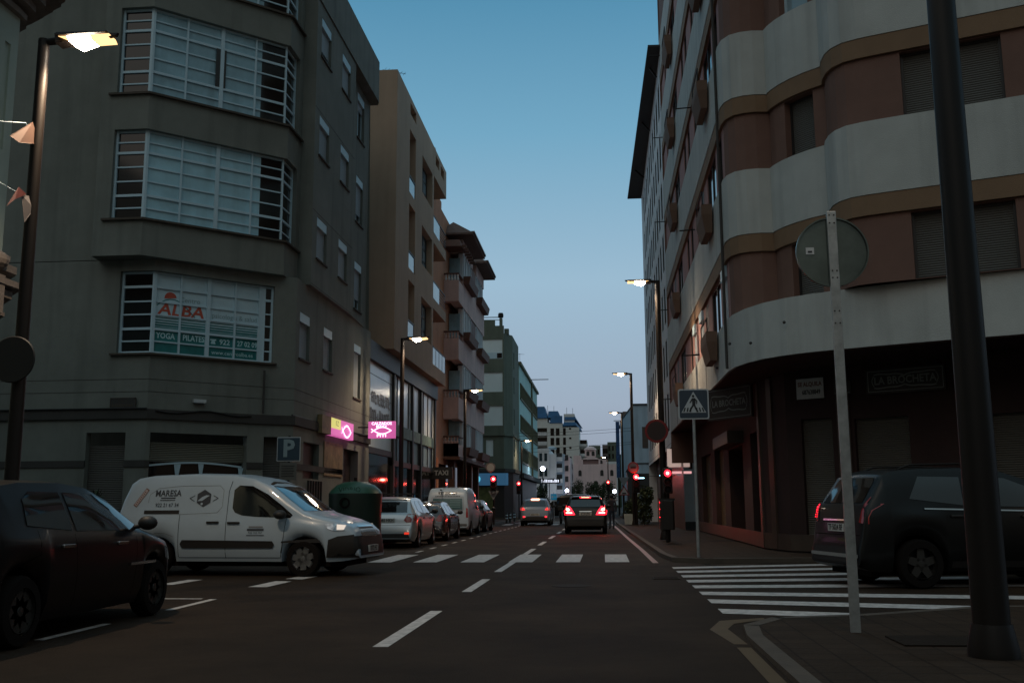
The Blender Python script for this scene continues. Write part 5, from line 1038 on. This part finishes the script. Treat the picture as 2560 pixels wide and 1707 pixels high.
    def cast(s, a, b, ax):
        L2 = s.L/2
        o, d = {'R': ((a-L2, -4, b), (0, 1, 0)), 'L': ((a-L2, 4, b), (0, -1, 0)), 'F': ((L2+3, a, b), (-1, 0, 0)), 'B': ((-L2-3, a, b), (1, 0, 0)), 'T': ((a-L2, b, 5), (0, 0, -1))}[ax]
        h, n, i, _ = s.bvh.ray_cast(Vector(o), Vector(d))
        if h is None: return None, None
        if n.dot(Vector(d)) > 0: n = -n
        return h, n
    def patch(s, poly, ax, m, name, off=.006, step=.09, parent=None):
        bm = bmesh.new(); bm.faces.new([bm.verts.new((x, y, 0)) for x, y in poly])
        for c in (0, 1):
            lo, hi = min(p[c] for p in poly), max(p[c] for p in poly); k = max(1, int((hi-lo)/step))
            for i in range(1, k):
                co_ = [0, 0, 0]; no = [0, 0, 0]; co_[c] = lo+(hi-lo)*i/k; no[c] = 1; bmesh.ops.bisect_plane(bm, geom=bm.verts[:]+bm.edges[:]+bm.faces[:], plane_co=co_, plane_no=no)
        bm.verts.index_update(); bm.verts.ensure_lookup_table(); vs = []
        for v in bm.verts:
            h, n = s.cast(v.co.x, v.co.y, ax); vs.append(tuple(h+n*off) if h else None)
        fs = [tuple(v.index for v in f.verts) for f in bm.faces]; bm.free(); fs = [f for f in fs if all(vs[i] for i in f)]; vs = [v or (0, 0, 0) for v in vs]
        used = sorted({i for f in fs for i in f}); ix = {j: i for i, j in enumerate(used)}
        mb = MB(); mb.v = [vs[j] for j in used]; mb.f = [tuple(ix[i] for i in f) for f in fs]
        if not fs: return None
        o = mb.build(name, m, parent or s.t, smooth=True, sharp=60); return o
    def both(s, poly, m, name, **k): return [s.patch(poly, 'L', m, name, **k), s.patch(poly, 'R', m, name, **k)]
    def sym(s, poly, ax, m, name, **k): return [s.patch(poly, ax, m, name, **k), s.patch([(-a, b) for a, b in poly], ax, m, name, **k)]
    def line(s, pts, ax, wd=.009, m=None, name='panel_gap', off=.004):
        mb = MB()
        for (x0, y0), (x1, y1) in zip(pts, pts[1:]):
            k = max(1, int(math.hypot(x1-x0, y1-y0)/.08)); l_ = math.hypot(x1-x0, y1-y0); nx, ny = -(y1-y0)/l_*wd/2, (x1-x0)/l_*wd/2
            for i in range(k):
                q = []
                for t in (i/k, (i+1)/k): X, Y_ = x0+(x1-x0)*t, y0+(y1-y0)*t; q += [(X-nx, Y_-ny), (X+nx, Y_+ny)]
                hs = [s.cast(a, b, ax) for a, b in q]
                if any(h[0] is None for h in hs): continue
                pp = [h+n*off for h, n in hs]; mb.quad(pp[0], pp[2], pp[3], pp[1])
        return mb.build(name, m or rubber, s.t) if mb.f else None
    def text(s, txt, size, ax, cx, cy, m, bold=0.0, fwid=1.0, off=.009, rot=0.0, shear=0.0, flip=False, parent=None):
        vs, fs = text_mesh(txt, size, bold, shear, fwid); c, sn = cos(rot), sin(rot); mb = MB(); out = []
        k = -1 if ax in ('L', 'B') else 1
        for x, y in vs:
            x, y = x*c-y*sn, x*sn+y*c
            h, n = s.cast(cx+x*k, cy+y, ax) if ax != 'B' else s.cast(cx-x, cy+y, ax)
            out.append(h+n*off if h else Vector((0, 0, 0)))
        mb.add(out, fs); return mb.build('lettering', m, parent or s.t)
    def mirror(s, x, z, m, sz=1.0):
        for sg, ax in ((1, 'L'), (-1, 'R')):
            h, n = s.cast(x, z, ax); b = Vector(h)
            q = MB().tube(b-Vector((0, sg*.03, 0)), b+Vector((0, sg*.09, .02)), .022); mi = q.sphere((b.x-.02, b.y+sg*.16*sz, b.z+.05), .105*sz, 12, .75).build('wing_mirror', m, s.t, smooth=True)
    def plate(s, ax, z, txt, w=.52, y=0):
        h, n = s.cast(y, z, ax); d = -1 if ax == 'B' else 1; x = h.x+d*.03
        mb = MB().box(min(x, x-d*.03), max(x, x-d*.03), -w/2, w/2, z-.058, z+.058).build('number_plate', plate, s.t)
        vs, fs = text_mesh(txt, .125, .003, 0, .82); MB().add([(x+d*.004, (-a if ax == 'B' else a), z+b) for a, b in vs], fs).build('lettering', sblk, mb); return mb
    def handle(s, x, z, ax, m=plastic):
        h, n = s.cast(x, z, ax); sg = 1 if ax == 'L' else -1; MB().box(h.x-.11, h.x+.11, min(h.y, h.y+sg*.035), max(h.y, h.y+sg*.035), z-.018, z+.018).build('door_handle', m, s.t, bevel=.008)
    def roofbar(s, x0, x1, y, m=polem, up_=.05):
        for sg in (1, -1):
            mb = MB(); pts = []
            for i in range(9):
                x = x0+(x1-x0)*i/8; h, n = s.cast(x, sg*y, 'T'); pts.append((h.x, h.y, h.z+(up_ if 0 < i < 8 else .0)))
            mb.path(pts, .016, 6).build('roof_rail', m, s.t)

VAN = dict(L=4.40, W=1.81, H=1.80, wheels=(.78, 3.46), wr=.315, tumble=.13, zc=.26, rtaper=.05, ftaper=.22, spokes=7, belt=[(0, 1.12), (2.2, 1.04), (3.3, 1.0), (4.4, .8)],
    prof=[(0, .58), (.02, .70), (.05, 1.05), (.12, 1.40), (.22, 1.66), (.36, 1.76), (.6, 1.80), (1.4, 1.825), (2.1, 1.80), (2.5, 1.73), (2.8, 1.60), (3.15, 1.34), (3.45, 1.13), (3.62, 1.07), (3.95, .99), (4.18, .90), (4.31, .79), (4.36, .64), (4.39, .50), (4.40, .42)])
wpaint = mat('van_white_paint', (.39, .48, .56), .32, var=.05, vs=1.5, coat=.35)
def van_windows(c, glass=cglass):
    c.both([(2.17, 1.20), (2.17, 1.52), (2.26, 1.60), (2.5, 1.585), (2.78, 1.44), (3.08, 1.22), (3.26, 1.07), (3.22, 1.02), (2.6, 1.045), (2.35, 1.07), (2.22, 1.12)], glass, 'side_window')
    c.patch([(-.74, 1.14), (.74, 1.14), (.62, 1.62), (.3, 1.67), (-.3, 1.67), (-.62, 1.62)], 'F', glass, 'windshield')
wv = Car('delivery_van', 'white delivery van with MARESA lettering and black bumper crossing from the left side street', (-6.30, 18.42, 0), R(-5), VAN, wpaint, 'van')
van_windows(wv)
for a in ('R', 'L'):
    wv.patch([(1.30, .50), (2.93, .50), (2.97, .56), (2.93, .62), (1.30, .64), (1.26, .57)], a, plastic, 'rub_strip', off=.02)
    wv.patch([(.55, 1.10), (1.20, 1.10), (1.20, 1.165), (.55, 1.165)], a, plastic, 'door_rail', off=.008)
    wv.handle(1.84, .95, a); wv.handle(2.22, .94, a)
    wv.line([(2.08, .32), (2.08, 1.0), (2.08, 1.5), (2.12, 1.68)], a); wv.line([(1.22, .34), (1.22, 1.08)], a); wv.line([(3.06, .34), (3.12, .7), (3.16, 1.02)], a); wv.line([(1.22, .33), (3.06, .33)], a)
    wv.line([(.60, 1.3), (.62, 1.45), (.78, 1.56), (1.2, 1.60), (1.9, 1.60), (1.98, 1.52), (1.98, 1.22), (1.9, 1.12), (1.2, 1.09)], a, wd=.007, m=mat('panel_shadow', (.2, .21, .22), .5), name='pressed_panel_line')
    wv.line([(.66, .72), (.78, .76), (.95, .76), (1.12, .7)], a, wd=.007, m=MATS['panel_shadow'], name='pressed_panel_line')
    wv.patch([(3.84, .24), (4.39, .24), (4.395, .60), (4.33, .73), (4.05, .70), (3.90, .64), (3.88, .45)], a, plastic, 'bumper_corner', off=.012)
    wv.patch([(3.74, 1.045), (3.86, 1.04), (4.10, .96), (4.26, .86), (4.24, .80), (4.0, .79), (3.88, .83)], a, mat('headlamp_glass', (.5, .52, .55), .08, metal=.6, spec=.9, var=.7, vs=14), 'headlight', off=.012)
    wv.patch([(4.02, .90), (4.16, .88), (4.14, .81), (4.03, .81)], a, em('warm_reflection', (1, .86, .72), .5), 'headlamp_reflection', off=.018)  # faint glow paints a warm reflection onto the unlit headlamp
    wv.patch([(.02, .95), (.10, .95), (.14, 1.35), (.08, 1.35)], a, mat('tail_red', (.30, .02, .02), .2, coat=.5), 'tail_light', off=.01)
wv.patch([(-.90, .26), (.90, .26), (.90, .62), (.80, .70), (-.80, .70), (-.90, .62)], 'F', plastic, 'front_bumper', off=.014); wv.patch([(-.44, .70), (.44, .70), (.40, .84), (-.40, .84)], 'F', frame_d, 'grille', off=.012); wv.line([(-.46, .69), (.46, .69), (.42, .855), (-.42, .855), (-.46, .69)], 'F', wd=.02, m=chrome, name='grille_trim', off=.02)
wv.plate('F', .47, '3372 JHZ'); wv.mirror(3.12, 1.03, plastic, 1.05)
inkb = mat('decal_dark', (.045, .05, .06), .5); inkr = mat('decal_brown', (.20, .11, .09), .5)
wv.text('MARESA', .155, 'R', .96, 1.465, inkb, bold=.003, fwid=.85); wv.line([(.83, 1.385), (1.10, 1.385)], 'R', wd=.02, m=inkb, name='illegible_line', off=.008); wv.line([(.82, 1.345), (1.10, 1.345)], 'R', wd=.014, m=inkb, name='illegible_line', off=.008); wv.text('922 21 67 34', .092, 'R', .96, 1.255, inkb, bold=.001, fwid=.88)
wv.text('922 765 767', .05, 'R', 2.62, .765, inkb); wv.patch([(2.47, .80), (2.77, .80), (2.77, .835), (2.47, .835)], 'R', inkb, 'decal_bar', off=.008); wv.line([(2.50, .865), (2.75, .865)], 'R', wd=.028, m=MATS['panel_shadow'], name='illegible_line', off=.008); wv.line([(2.46, .72), (2.78, .72)], 'R', wd=.012, m=inkb, name='illegible_line', off=.008)
lx, lz = 1.63, 1.375
wv.patch([(lx+.155*cos(2*pi*i/6+pi/2)*.93, lz+.155*sin(2*pi*i/6+pi/2)) for i in range(6)], 'R', inkb, 'hexagon_logo', off=.008, step=.06)
wv.patch([(lx-.115, lz-.05), (lx-.03, lz-.045), (lx+.10, lz+.05), (lx+.135, lz+.045), (lx+.04, lz+.055), (lx-.04, lz+.02)], 'R', wpaint, 'logo_leaf', off=.011, step=.05); wv.patch([(lx-.03+.022*cos(t), lz-.10+.022*sin(t)) for t in [2*pi*i/10 for i in range(10)]], 'R', wpaint, 'logo_dot', off=.011)
wv.line([(lx-.17, lz+.05), (lx-.26, lz), (lx-.17, lz-.05)], 'R', wd=.012, m=inkb, name='logo_bracket', off=.008); wv.line([(lx+.17, lz+.05), (lx+.26, lz), (lx+.17, lz-.05)], 'R', wd=.012, m=inkb, name='logo_bracket', off=.008)
wv.line([(.36, 1.24), (.565, 1.55)], 'R', wd=.075, m=inkr, name='diagonal_label', off=.007); wv.line([(.37, 1.255), (.555, 1.535)], 'R', wd=.055, m=mat('decal_pale', (.42, .36, .36), .5), name='diagonal_label', off=.010); 
for i in range(8): q_ = .08+i*.11; wv.line([(.37+.185*q_-.012, 1.255+.28*q_+.008), (.37+.185*q_+.012, 1.255+.28*q_-.008)], 'R', wd=.016, m=inkr, name='illegible_letter', off=.013)
wv.patch([(3.36, .66), (3.44, .66), (3.44, .70), (3.36, .70)], 'R', MATS['panel_shadow'], 'repeater_or_glint', off=.01)
wv.t.location = (-6.52, 18.44, 0); wv.t.scale = (1.055, 1, 1)
for o_ in wv.t.children:
    if o_.name.startswith('wheel'):
        xw = sum(v.co.x for v in o_.data.vertices)/len(o_.data.vertices); o_.scale.x = 1/1.055; o_.location.x = xw*(1-1/1.055)
PVN = dict(VAN, H=1.93, tumble=.11, prof=[(x, z if z < 1.0 else 1.0+(z-1.0)*1.15) for x, z in VAN['prof']], belt=[(0, 1.18), (2.2, 1.1), (3.3, 1.05), (4.4, .8)])
pv = Car('parked_van', 'white parked panel van with a phone number above its rear window', (-6.25, 42.4, 0), R(90), PVN, wpaint, 'van', 'vehicles parked along the left kerb')
van_windows(pv); pv.patch([(-.62, 1.06), (.62, 1.06), (.60, 1.50), (-.60, 1.50)], 'B', mat('printed_glass', (.05, .12, .13), .15, coat=.4), 'rear_window'); pv.text('922 232 221', .165, 'B', 0, 1.70, sblk, bold=.003, fwid=.95); 
for i in range(16): pv.line([(-.5+i*.064, 1.585), (-.455+i*.064, 1.585)], 'B', wd=.035, m=sblk, name='illegible_letter', off=.008)
for i in range(5): pv.line([(-.1, 1.42-i*.065), (-.52, 1.42-i*.065)], 'B', wd=.022, m=mat('print_pale', (.16, .30, .32), .5), name='print_line', off=.009)
pv.sym([(.76, .74), (.845, .74), (.83, 1.10), (.76, 1.12)], 'B', mat('tail_red', (.3, .02, .02), .2, coat=.5), 'tail_light', off=.01); pv.line([(0, .45), (0, 1.04)], 'B', wd=.012); pv.line([(-.66, 1.04), (.66, 1.04), (.64, 1.54), (-.64, 1.54), (-.66, 1.04)], 'B', wd=.014, m=MATS['panel_shadow'], name='pressed_panel_line'); pv.patch([(-.8, .30), (.8, .30), (.8, .50), (-.8, .50)], 'B', MATS['panel_shadow'], 'rear_bumper'); pv.mirror(3.12, 1.1, plastic); pv.plate('B', .62, '5817 GKL', y=0)
MB().box(-.18, .18, -.02, .02, -.02, .02).build('door_rail', plastic, pv.t).location = (-2.17, .25, 1.83)

HAT = dict(L=4.2, W=1.76, H=1.48, wheels=(.82, 3.38), wr=.315, zc=.19, rtaper=.14, ftaper=.26, spokes=6, tumble=.26, belt=[(0, .98), (1.5, .95), (3.2, .93), (4.2, .75)],
    prof=[(0, .40), (.02, .58), (.06, .66), (.09, .78), (.13, .95), (.2, 1.03), (.36, 1.22), (.5, 1.35), (.66, 1.43), (1.0, 1.47), (1.7, 1.48), (2.2, 1.44), (2.6, 1.31), (3.0, 1.10), (3.22, .99), (3.6, .92), (3.95, .82), (4.12, .70), (4.18, .54), (4.2, .40)])
def hatch_dress(c, tail=mat('tail_red', (.3, .02, .02), .2, coat=.5), plate_b=None, k=1.0, rear_fog=True, handles=None):
    q = lambda P_: [(x, z*k) for x, z in P_]
    c.both(q([(.86, 1.06), (1.60, 1.0), (1.62, 1.37), (1.1, 1.37), (.95, 1.30)]), cglass, 'rear_side_window'); c.both(q([(1.68, .995), (2.78, .975), (3.02, 1.03), (2.62, 1.25), (2.3, 1.355), (1.70, 1.37)]), cglass, 'front_side_window')
    c.patch(q([(-.60, 1.03), (.60, 1.03), (.56, 1.30), (.50, 1.40), (-.50, 1.40), (-.56, 1.30)]), 'B', cglass, 'rear_window'); c.patch(q([(-.70, 1.01), (.70, 1.01), (.58, 1.38), (-.58, 1.38)]), 'F', cglass, 'windshield')
    c.sym(q([(.52, .80), (.62, .97), (.80, .98), (.80, .74), (.60, .74)]), 'B', tail, 'tail_light', off=.01); c.both(q([(.06, .76), (.36, .82), (.30, .96), (.12, .98)]), tail, 'tail_light_side', off=.01)
    c.both(q([(3.62, .78), (4.02, .70), (3.95, .60), (3.75, .64)]), MATS['headlamp_glass'], 'headlight', off=.01); c.patch(q([(-.4, .48), (.4, .48), (.42, .62), (-.42, .62)]), 'F', frame_d, 'grille', off=.01)
    for a in ('L', 'R'):
        c.line(q([(1.64, .28), (1.63, .97)]), a, .008); c.line(q([(2.86, .30), (2.92, .95)]), a, .008); c.line(q([(.72, .72), (.98, .80), (1.0, 1.02)]), a, .008); c.handle(1.45, .86*k, a, handles or plastic); c.handle(2.55, .85*k, a, handles or plastic)
    c.line(q([(-.72, .66), (.72, .66)]), 'B', .01); c.line(q([(-.62, .72), (-.66, 1.02)]), 'B', .008); c.line(q([(.62, .72), (.66, 1.02)]), 'B', .008)
    c.patch(q([(-.72, .30), (.72, .30), (.66, .42), (-.66, .42)]), 'B', plastic, 'rear_valance'); c.mirror(2.98, 1.0*k, plastic)
    if rear_fog: c.sym(q([(.56, .40), (.70, .40), (.70, .46), (.56, .46)]), 'B', mat('fog_red', (.4, .02, .02), .3, emit=(1, .05, .02), es=.5), 'fog_reflector', off=.012)
    if plate_b: c.plate('B', plate_b[0]*k, plate_b[1])
silver = mat('silver_paint', (.42, .47, .50), .28, metal=.55, coat=.6, var=.03); blackp = mat('black_paint', (.006, .005, .005), .3, coat=.12, spec=.3); darkr = mat('dark_paint', (.03, .02, .022), .2, coat=1.0); greyp = mat('grey_paint', (.15, .17, .20), .28, metal=.5, coat=.7); darkb = mat('dark_green_paint', (.005, .005, .005), .38, coat=.08, spec=.3)
sc_ = Car('parked_car', 'silver parked hatchback with roof rack bars beside the green container', (-6.32, 31.1, 0), R(90), HAT, silver, 'car', 'vehicles parked along the left kerb'); hatch_dress(sc_, plate_b=(.80, '4085 HKH'))
rk = MB().path([(-.75, -.6, 1.58), (-.75, .6, 1.58)], .016).path([(.1, -.6, 1.58), (.1, .6, 1.58)], .016)
for x in (-.75, .1):
    for y in (-.56, .56): rk.tube((x, y, 1.42), (x, y, 1.58), .018)
rk.build('roof_rack', polem, sc_.t)
LOW = dict(HAT, L=4.1, H=1.36, prof=[(x*.976, z*.92 if z > .9 else z) for x, z in HAT['prof']], belt=[(0, .93), (1.5, .90), (3.2, .88), (4.2, .72)])
rc_ = Car('parked_car', 'low dark red parked car between the silver hatchback and the white van', (-6.3, 36.6, 0), R(90), LOW, darkr, 'car', 'vehicles parked along the left kerb'); hatch_dress(rc_, k=.92, rear_fog=False, plate_b=(.8, '2904 FBM'))
bc_ = Car('parked_car', 'black parked hatchback in front of the white panel van', (-6.3, 48.3, 0), R(90), HAT, blackp, 'car', 'vehicles parked along the left kerb'); hatch_dress(bc_, rear_fog=False)
lc_ = Car('parked_car', 'black hatchback at the left edge, nearest to the viewer', (-6.0, 9.98, 0), R(90), dict(HAT, L=4.2, W=1.76, spokes=9, rimm=mat('dull_alloy', (.05, .045, .04), .5, metal=.5), wheels=(.78, 3.46)), blackp, 'car'); hatch_dress(lc_, rear_fog=False, handles=chrome)
MB().box(-.3, .3, -.02, .02, -.015, .015).build('body_side_strip', chrome, lc_.t).location = (.9, -.895, .62)

SUV = dict(L=4.40, W=1.84, H=1.60, wheels=(.84, 3.48), wr=.345, zc=.24, rtaper=.11, ftaper=.24, spokes=5, tumble=.24, belt=[(0, 1.06), (1.5, 1.03), (3.3, 1.0), (4.4, .84)],
    prof=[(0, .44), (.02, .62), (.05, .72), (.08, .90), (.13, 1.08), (.24, 1.22), (.36, 1.38), (.44, 1.50), (.6, 1.56), (1.0, 1.59), (1.7, 1.60), (2.2, 1.56), (2.6, 1.44), (3.0, 1.22), (3.25, 1.09), (3.7, 1.02), (4.1, .92), (4.3, .78), (4.38, .60), (4.4, .44)])
def suv_dress(c, lit, k=1.0, roofm=polem):
    q = lambda P_: [(x, z*k) for x, z in P_]
    c.both(q([(.80, 1.18), (1.62, 1.09), (1.64, 1.47), (1.0, 1.48)]), cglass, 'rear_side_window'); c.both(q([(1.70, 1.085), (2.85, 1.06), (3.08, 1.10), (2.68, 1.34), (2.35, 1.455), (1.71, 1.47)]), cglass, 'front_side_window')
    c.patch(q([(-.66, 1.13), (.66, 1.13), (.60, 1.42), (.55, 1.47), (-.55, 1.47), (-.60, 1.42)]), 'B', cglass, 'rear_window'); c.patch(q([(-.72, 1.11), (.72, 1.11), (.60, 1.48), (-.60, 1.48)]), 'F', cglass, 'windshield')
    c.both(q([(3.75, .90), (4.2, .84), (4.12, .74), (3.85, .78)]), MATS['headlamp_glass'], 'headlight', off=.01)
    for a in ('L', 'R'):
        c.line(q([(1.66, .34), (1.66, 1.06)]), a, .008); c.line(q([(2.95, .36), (3.0, 1.03)]), a, .008); c.handle(1.5, .95*k, a); c.handle(2.6, .94*k, a)
        c.patch(q([(1.28, .27), (3.04, .27), (3.04, .36), (1.28, .36)]), a, plastic, 'sill_cladding', off=.01)
    c.line(q([(-.76, .70), (.76, .70)]), 'B', .01); c.patch(q([(-.76, .34), (.76, .34), (.72, .54), (-.72, .54)]), 'B', plastic, 'rear_bumper_insert', off=.01); c.mirror(3.05, 1.1*k, plastic, 1.1); c.roofbar(.8, 2.3, .56)
suv = Car('car', 'black SUV braking in the right lane with both large tail lights glowing', (-.75, 45.0, 0), R(90), SUV, blackp, 'car'); suv_dress(suv, True)
for sg in (1, -1):
    f_ = lambda P_: [(sg*y, z) for y, z in P_]
    tl_ = suv.patch(f_([(.44, .80), (.54, .98), (.66, 1.14), (.86, 1.20), (.90, .95), (.86, .79)]), 'B', redl, 'tail_light', off=.015)
    suv.patch(f_([(.65, .98), (.70, 1.06), (.80, 1.08), (.82, 1.0), (.74, .95)]), 'B', redhot, 'brake_lamp', off=.028, step=.04); suv.patch(f_([(.56, .86), (.82, .86), (.82, .895), (.57, .895)]), 'B', redhot, 'brake_strip', off=.028)
    point((-2.45, sg*.74, 1.0), 16, (1, .06, .04), .1, suv.t, 'brake_glow', spot=150, aim=(-1, 0, -.25))
suv.patch([(-.24, 1.49), (.24, 1.49), (.24, 1.54), (-.24, 1.54)], 'B', redl, 'high_brake_lamp', off=.03); suv.patch([(-.17, 1.505), (.17, 1.505), (.17, 1.525), (-.17, 1.525)], 'B', redhot, 'high_brake_core', off=.036); sp = MB().box(-1.86, -1.62, -.60, .60, 1.535, 1.565).build('spoiler', greyp, suv.t, bevel=.01)
suv.line([(-.26, .935), (.26, .935)], 'B', .03, chrome, 'chrome_strip', .02); suv.plate('B', .84, '4720 JFN')
gsv = Car('car', 'grey SUV in the left lane with its high brake light lit', (-4.05, 62.2, 0), R(90), SUV, greyp, 'car'); suv_dress(gsv, True); gsv.sym([(.58, .92), (.68, 1.06), (.86, 1.08), (.86, .90)], 'B', mat('dim_tail', (.3, .02, .02), .3, emit=(1, .03, .03), es=.9), 'tail_light', off=.012)
gsv.patch([(-.24, 1.495), (.24, 1.495), (.24, 1.545), (-.24, 1.545)], 'B', redhot, 'high_brake_lamp', off=.05); gsv.plate('B', .66, '8258 HYD'); gsv.sym([(.60, .50), (.70, .50), (.70, .56), (.60, .56)], 'B', redl, 'fog_reflector', off=.02); gsv.sym([(.60, .48), (.72, .48), (.72, .58), (.60, .58)], 'B', MATS['fog_red'], 'fog_reflector_rim', off=.014); point((-2.3, 0, 1.6), 3, (1, .06, .04), .1, gsv.t, 'brake_glow', spot=150, aim=(-1, 0, 0))
BIG = dict(SUV, rimm=MATS['dull_alloy'], tumble=.17, L=4.6, W=1.86, H=1.74, prof=[(x*1.045, z*1.0875 if z > .9 else z) for x, z in SUV['prof']], belt=[(0, 1.12), (1.5, 1.1), (3.3, 1.06), (4.6, .88)], wheels=(.9, 3.65), wr=.35)
dsv = Car('parked_car', 'tall dark SUV half hidden by the poles on the right side street', (5.72, 16.25, 0), R(12), BIG, darkb, 'car'); suv_dress(dsv, False, 1.08)
dsv.sym([(.70, .94), (.78, 1.30), (.86, 1.28), (.88, .92)], 'B', mat('tail_red', (.3, .02, .02), .2, coat=.5), 'tail_light', off=.012)
for i in range(7): dsv.patch([(.80, 1.0+i*.036), (.86, 1.0+i*.036), (.86, 1.02+i*.036), (.80, 1.02+i*.036)], 'B', redl, 'tail_led', off=.02)
dsv.both([(.03, .93), (.14, .93), (.14, 1.0), (.03, 1.0)], mat('reverse_lens', (.5, .5, .5), .2), 'reverse_light', off=.012); dsv.plate('B', .86, 'TF 5024 BF', w=.54); dsv.line([(-.8, .46), (.8, .46)], 'B', .05, mat('bumper_strip', (.25, .25, .24), .3), 'bumper_strip', .02); dsv.line([(-.5, .97), (.5, .97)], 'B', .025, chrome, 'chrome_strip', .015)
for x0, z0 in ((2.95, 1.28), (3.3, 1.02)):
    h, n = dsv.cast(x0, z0, 'R'); MB().box(h.x-.05, h.x+.05, h.y-.03, h.y-.01, z0-.02, z0+.02).build('repeater_or_glint', em('amber_reflection', (1, .45, .04), 9), dsv.t, bevel=.01); point((h.x-.02, h.y-.12, z0), 1.1, (1, .45, .06), .03, dsv.t, 'added_amber_lamp')  # glowing boxes and lamp added for an amber reflection in the side glass
dsv.line([(1.0, 1.13), (3.1, 1.08)], 'R', .02, chrome, 'window_trim', .015)
bs_c = Car('bus', 'dark minibus with a pale roof waiting beyond the crossing', (-3.55, 98, 0), R(170), dict(PVN, L=5.4, W=2.0, H=2.3, prof=[(x*1.227, z if z < .8 else z*1.2) for x, z in VAN['prof']], wheels=(1.0, 4.3), belt=[(0, 1.3), (5.4, 1.1)], wr=.34), darkb, 'minibus')
bs_c.both([(.4, 1.35), (3.4, 1.3), (3.4, 1.9), (.5, 1.9)], cglass, 'side_window'); bs_c.patch([(.6, -.8), (3.2, -.8), (3.2, .8), (.6, .8)], 'T', whitew, 'roof_panel', off=.03); bs_c.patch([(-.8, 1.3), (.8, 1.3), (.7, 1.9), (-.7, 1.9)], 'F', cglass, 'windshield')
bs_c.sym([(.55, .85), (.8, .85), (.8, 1.0), (.55, 1.0)], 'F', em('head_lamp', (.85, .88, 1), 5), 'headlight', off=.02)

# motorcycle beside the grey SUV
mc = thing('motorcycle', (-2.75, 66, 0), R(90), 'motorcycle parked beyond the grey SUV', 'motorcycle')
for x in (-.65, .68): MB().lathe([(.22, -.05), (.31, -.04), (.31, .04), (.22, .05)], (x, 0, .31), 'Y', 20, False).build('wheel', rubber, mc)
MB().hexa([(-.5, -.13, .35), (.3, -.13, .3), (.3, .13, .3), (-.5, .13, .35), (-.7, -.10, .8), (.25, -.12, .85), (.25, .12, .85), (-.7, .10, .8)]).build('body', greyp, mc, bevel=.04); MB().box(-.65, .05, -.12, .12, .8, .88).build('seat', rubber, mc, bevel=.03); MB().path([(.68, 0, .31), (.48, 0, .95), (.4, 0, 1.05)], .04).path([(.4, -.36, 1.08), (.4, .36, 1.08)], .02).path([(.38, -.3, 1.08), (.4, -.42, 1.3)], .01).path([(.38, .3, 1.08), (.4, .42, 1.3)], .01).build('handlebar', polem, mc); MB().box(-1.0, -.62, -.17, .17, .85, 1.15).build('top_box', plastic, mc, bevel=.03)

# pedestrian behind the black SUV (one continuous skinned body)
def person(loc, rz, label, H=1.72):
    t = thing('person', loc, rz, label, 'person'); k = H/1.72
    J = [((0, 0, .95), .13), ((0, .01, 1.12), .125), ((0, 0, 1.30), .15), ((0, 0, 1.43), .10), ((0, .005, 1.50), .055), ((0, .02, 1.60), .088), ((0, .025, 1.66), .085)]
    E_ = [(0, 1), (1, 2), (2, 3), (3, 4), (4, 5), (5, 6)]
    for sg in (1, -1):
        b = len(J); J += [((sg*.09, 0, .90), .095), ((sg*.10, .06*sg, .50), .065), ((sg*.10, .0, .10), .04), ((sg*.11, .13, .04), .035)]; E_ += [(0, b), (b, b+1), (b+1, b+2), (b+2, b+3)]
        b = len(J); J += [((sg*.18, 0, 1.40), .065), ((sg*.235, -.02, 1.13), .048), ((sg*.24, .08, .90), .034), ((sg*.24, .11, .84), .03)]; E_ += [(3, b), (b, b+1), (b+1, b+2), (b+2, b+3)]
        h_ = b+3
        for i in range(4): b2_ = len(J); J += [((sg*.24, .085+.018*i, .775-.004*(i % 2)), .009), ((sg*.235, .09+.018*i, .735), .008)]; E_ += [(h_, b2_), (b2_, b2_+1)]
        b2_ = len(J); J += [((sg*.225, .15, .80), .010)]; E_ += [(h_, b2_)]
    me = bpy.data.meshes.new('body'); me.from_pydata([tuple(c*k for c in p) for p, _ in J], E_, []); o = bpy.data.objects.new('body', me); COL.objects.link(o)
    sm = o.modifiers.new('skin', 'SKIN'); o.modifiers.new('sub', 'SUBSURF').levels = 2
    for v, (_, r_) in zip(me.skin_vertices[0].data, J): v.radius = (r_*k, r_*k*.85)
    me.skin_vertices[0].data[0].use_root = True
    dg = bpy.context.evaluated_depsgraph_get(); m2 = bpy.data.meshes.new_from_object(o.evaluated_get(dg)); bpy.data.objects.remove(o)
    for m_ in (mat('dark_jacket', (.07, .05, .055), .8), mat('skin', (.35, .2, .14), .6), mat('jeans', (.03, .035, .05), .85)): m2.materials.append(m_)
    for p in m2.polygons: z = p.center.z/k; p.use_smooth = True; p.material_index = 1 if z > 1.49 or (abs(p.center.x) > .2 and z < .87) else (2 if z < .95 else 0)
    link_mesh('body', m2, None, t); MB().sphere((0, -.005*k, 1.665*k), .105*k, 14, 1.0).build('hair', sblk, t, smooth=True); return t
person((.42, 50.5, 0), R(10), 'pedestrian in a dark jacket crossing behind the black SUV', 1.68)
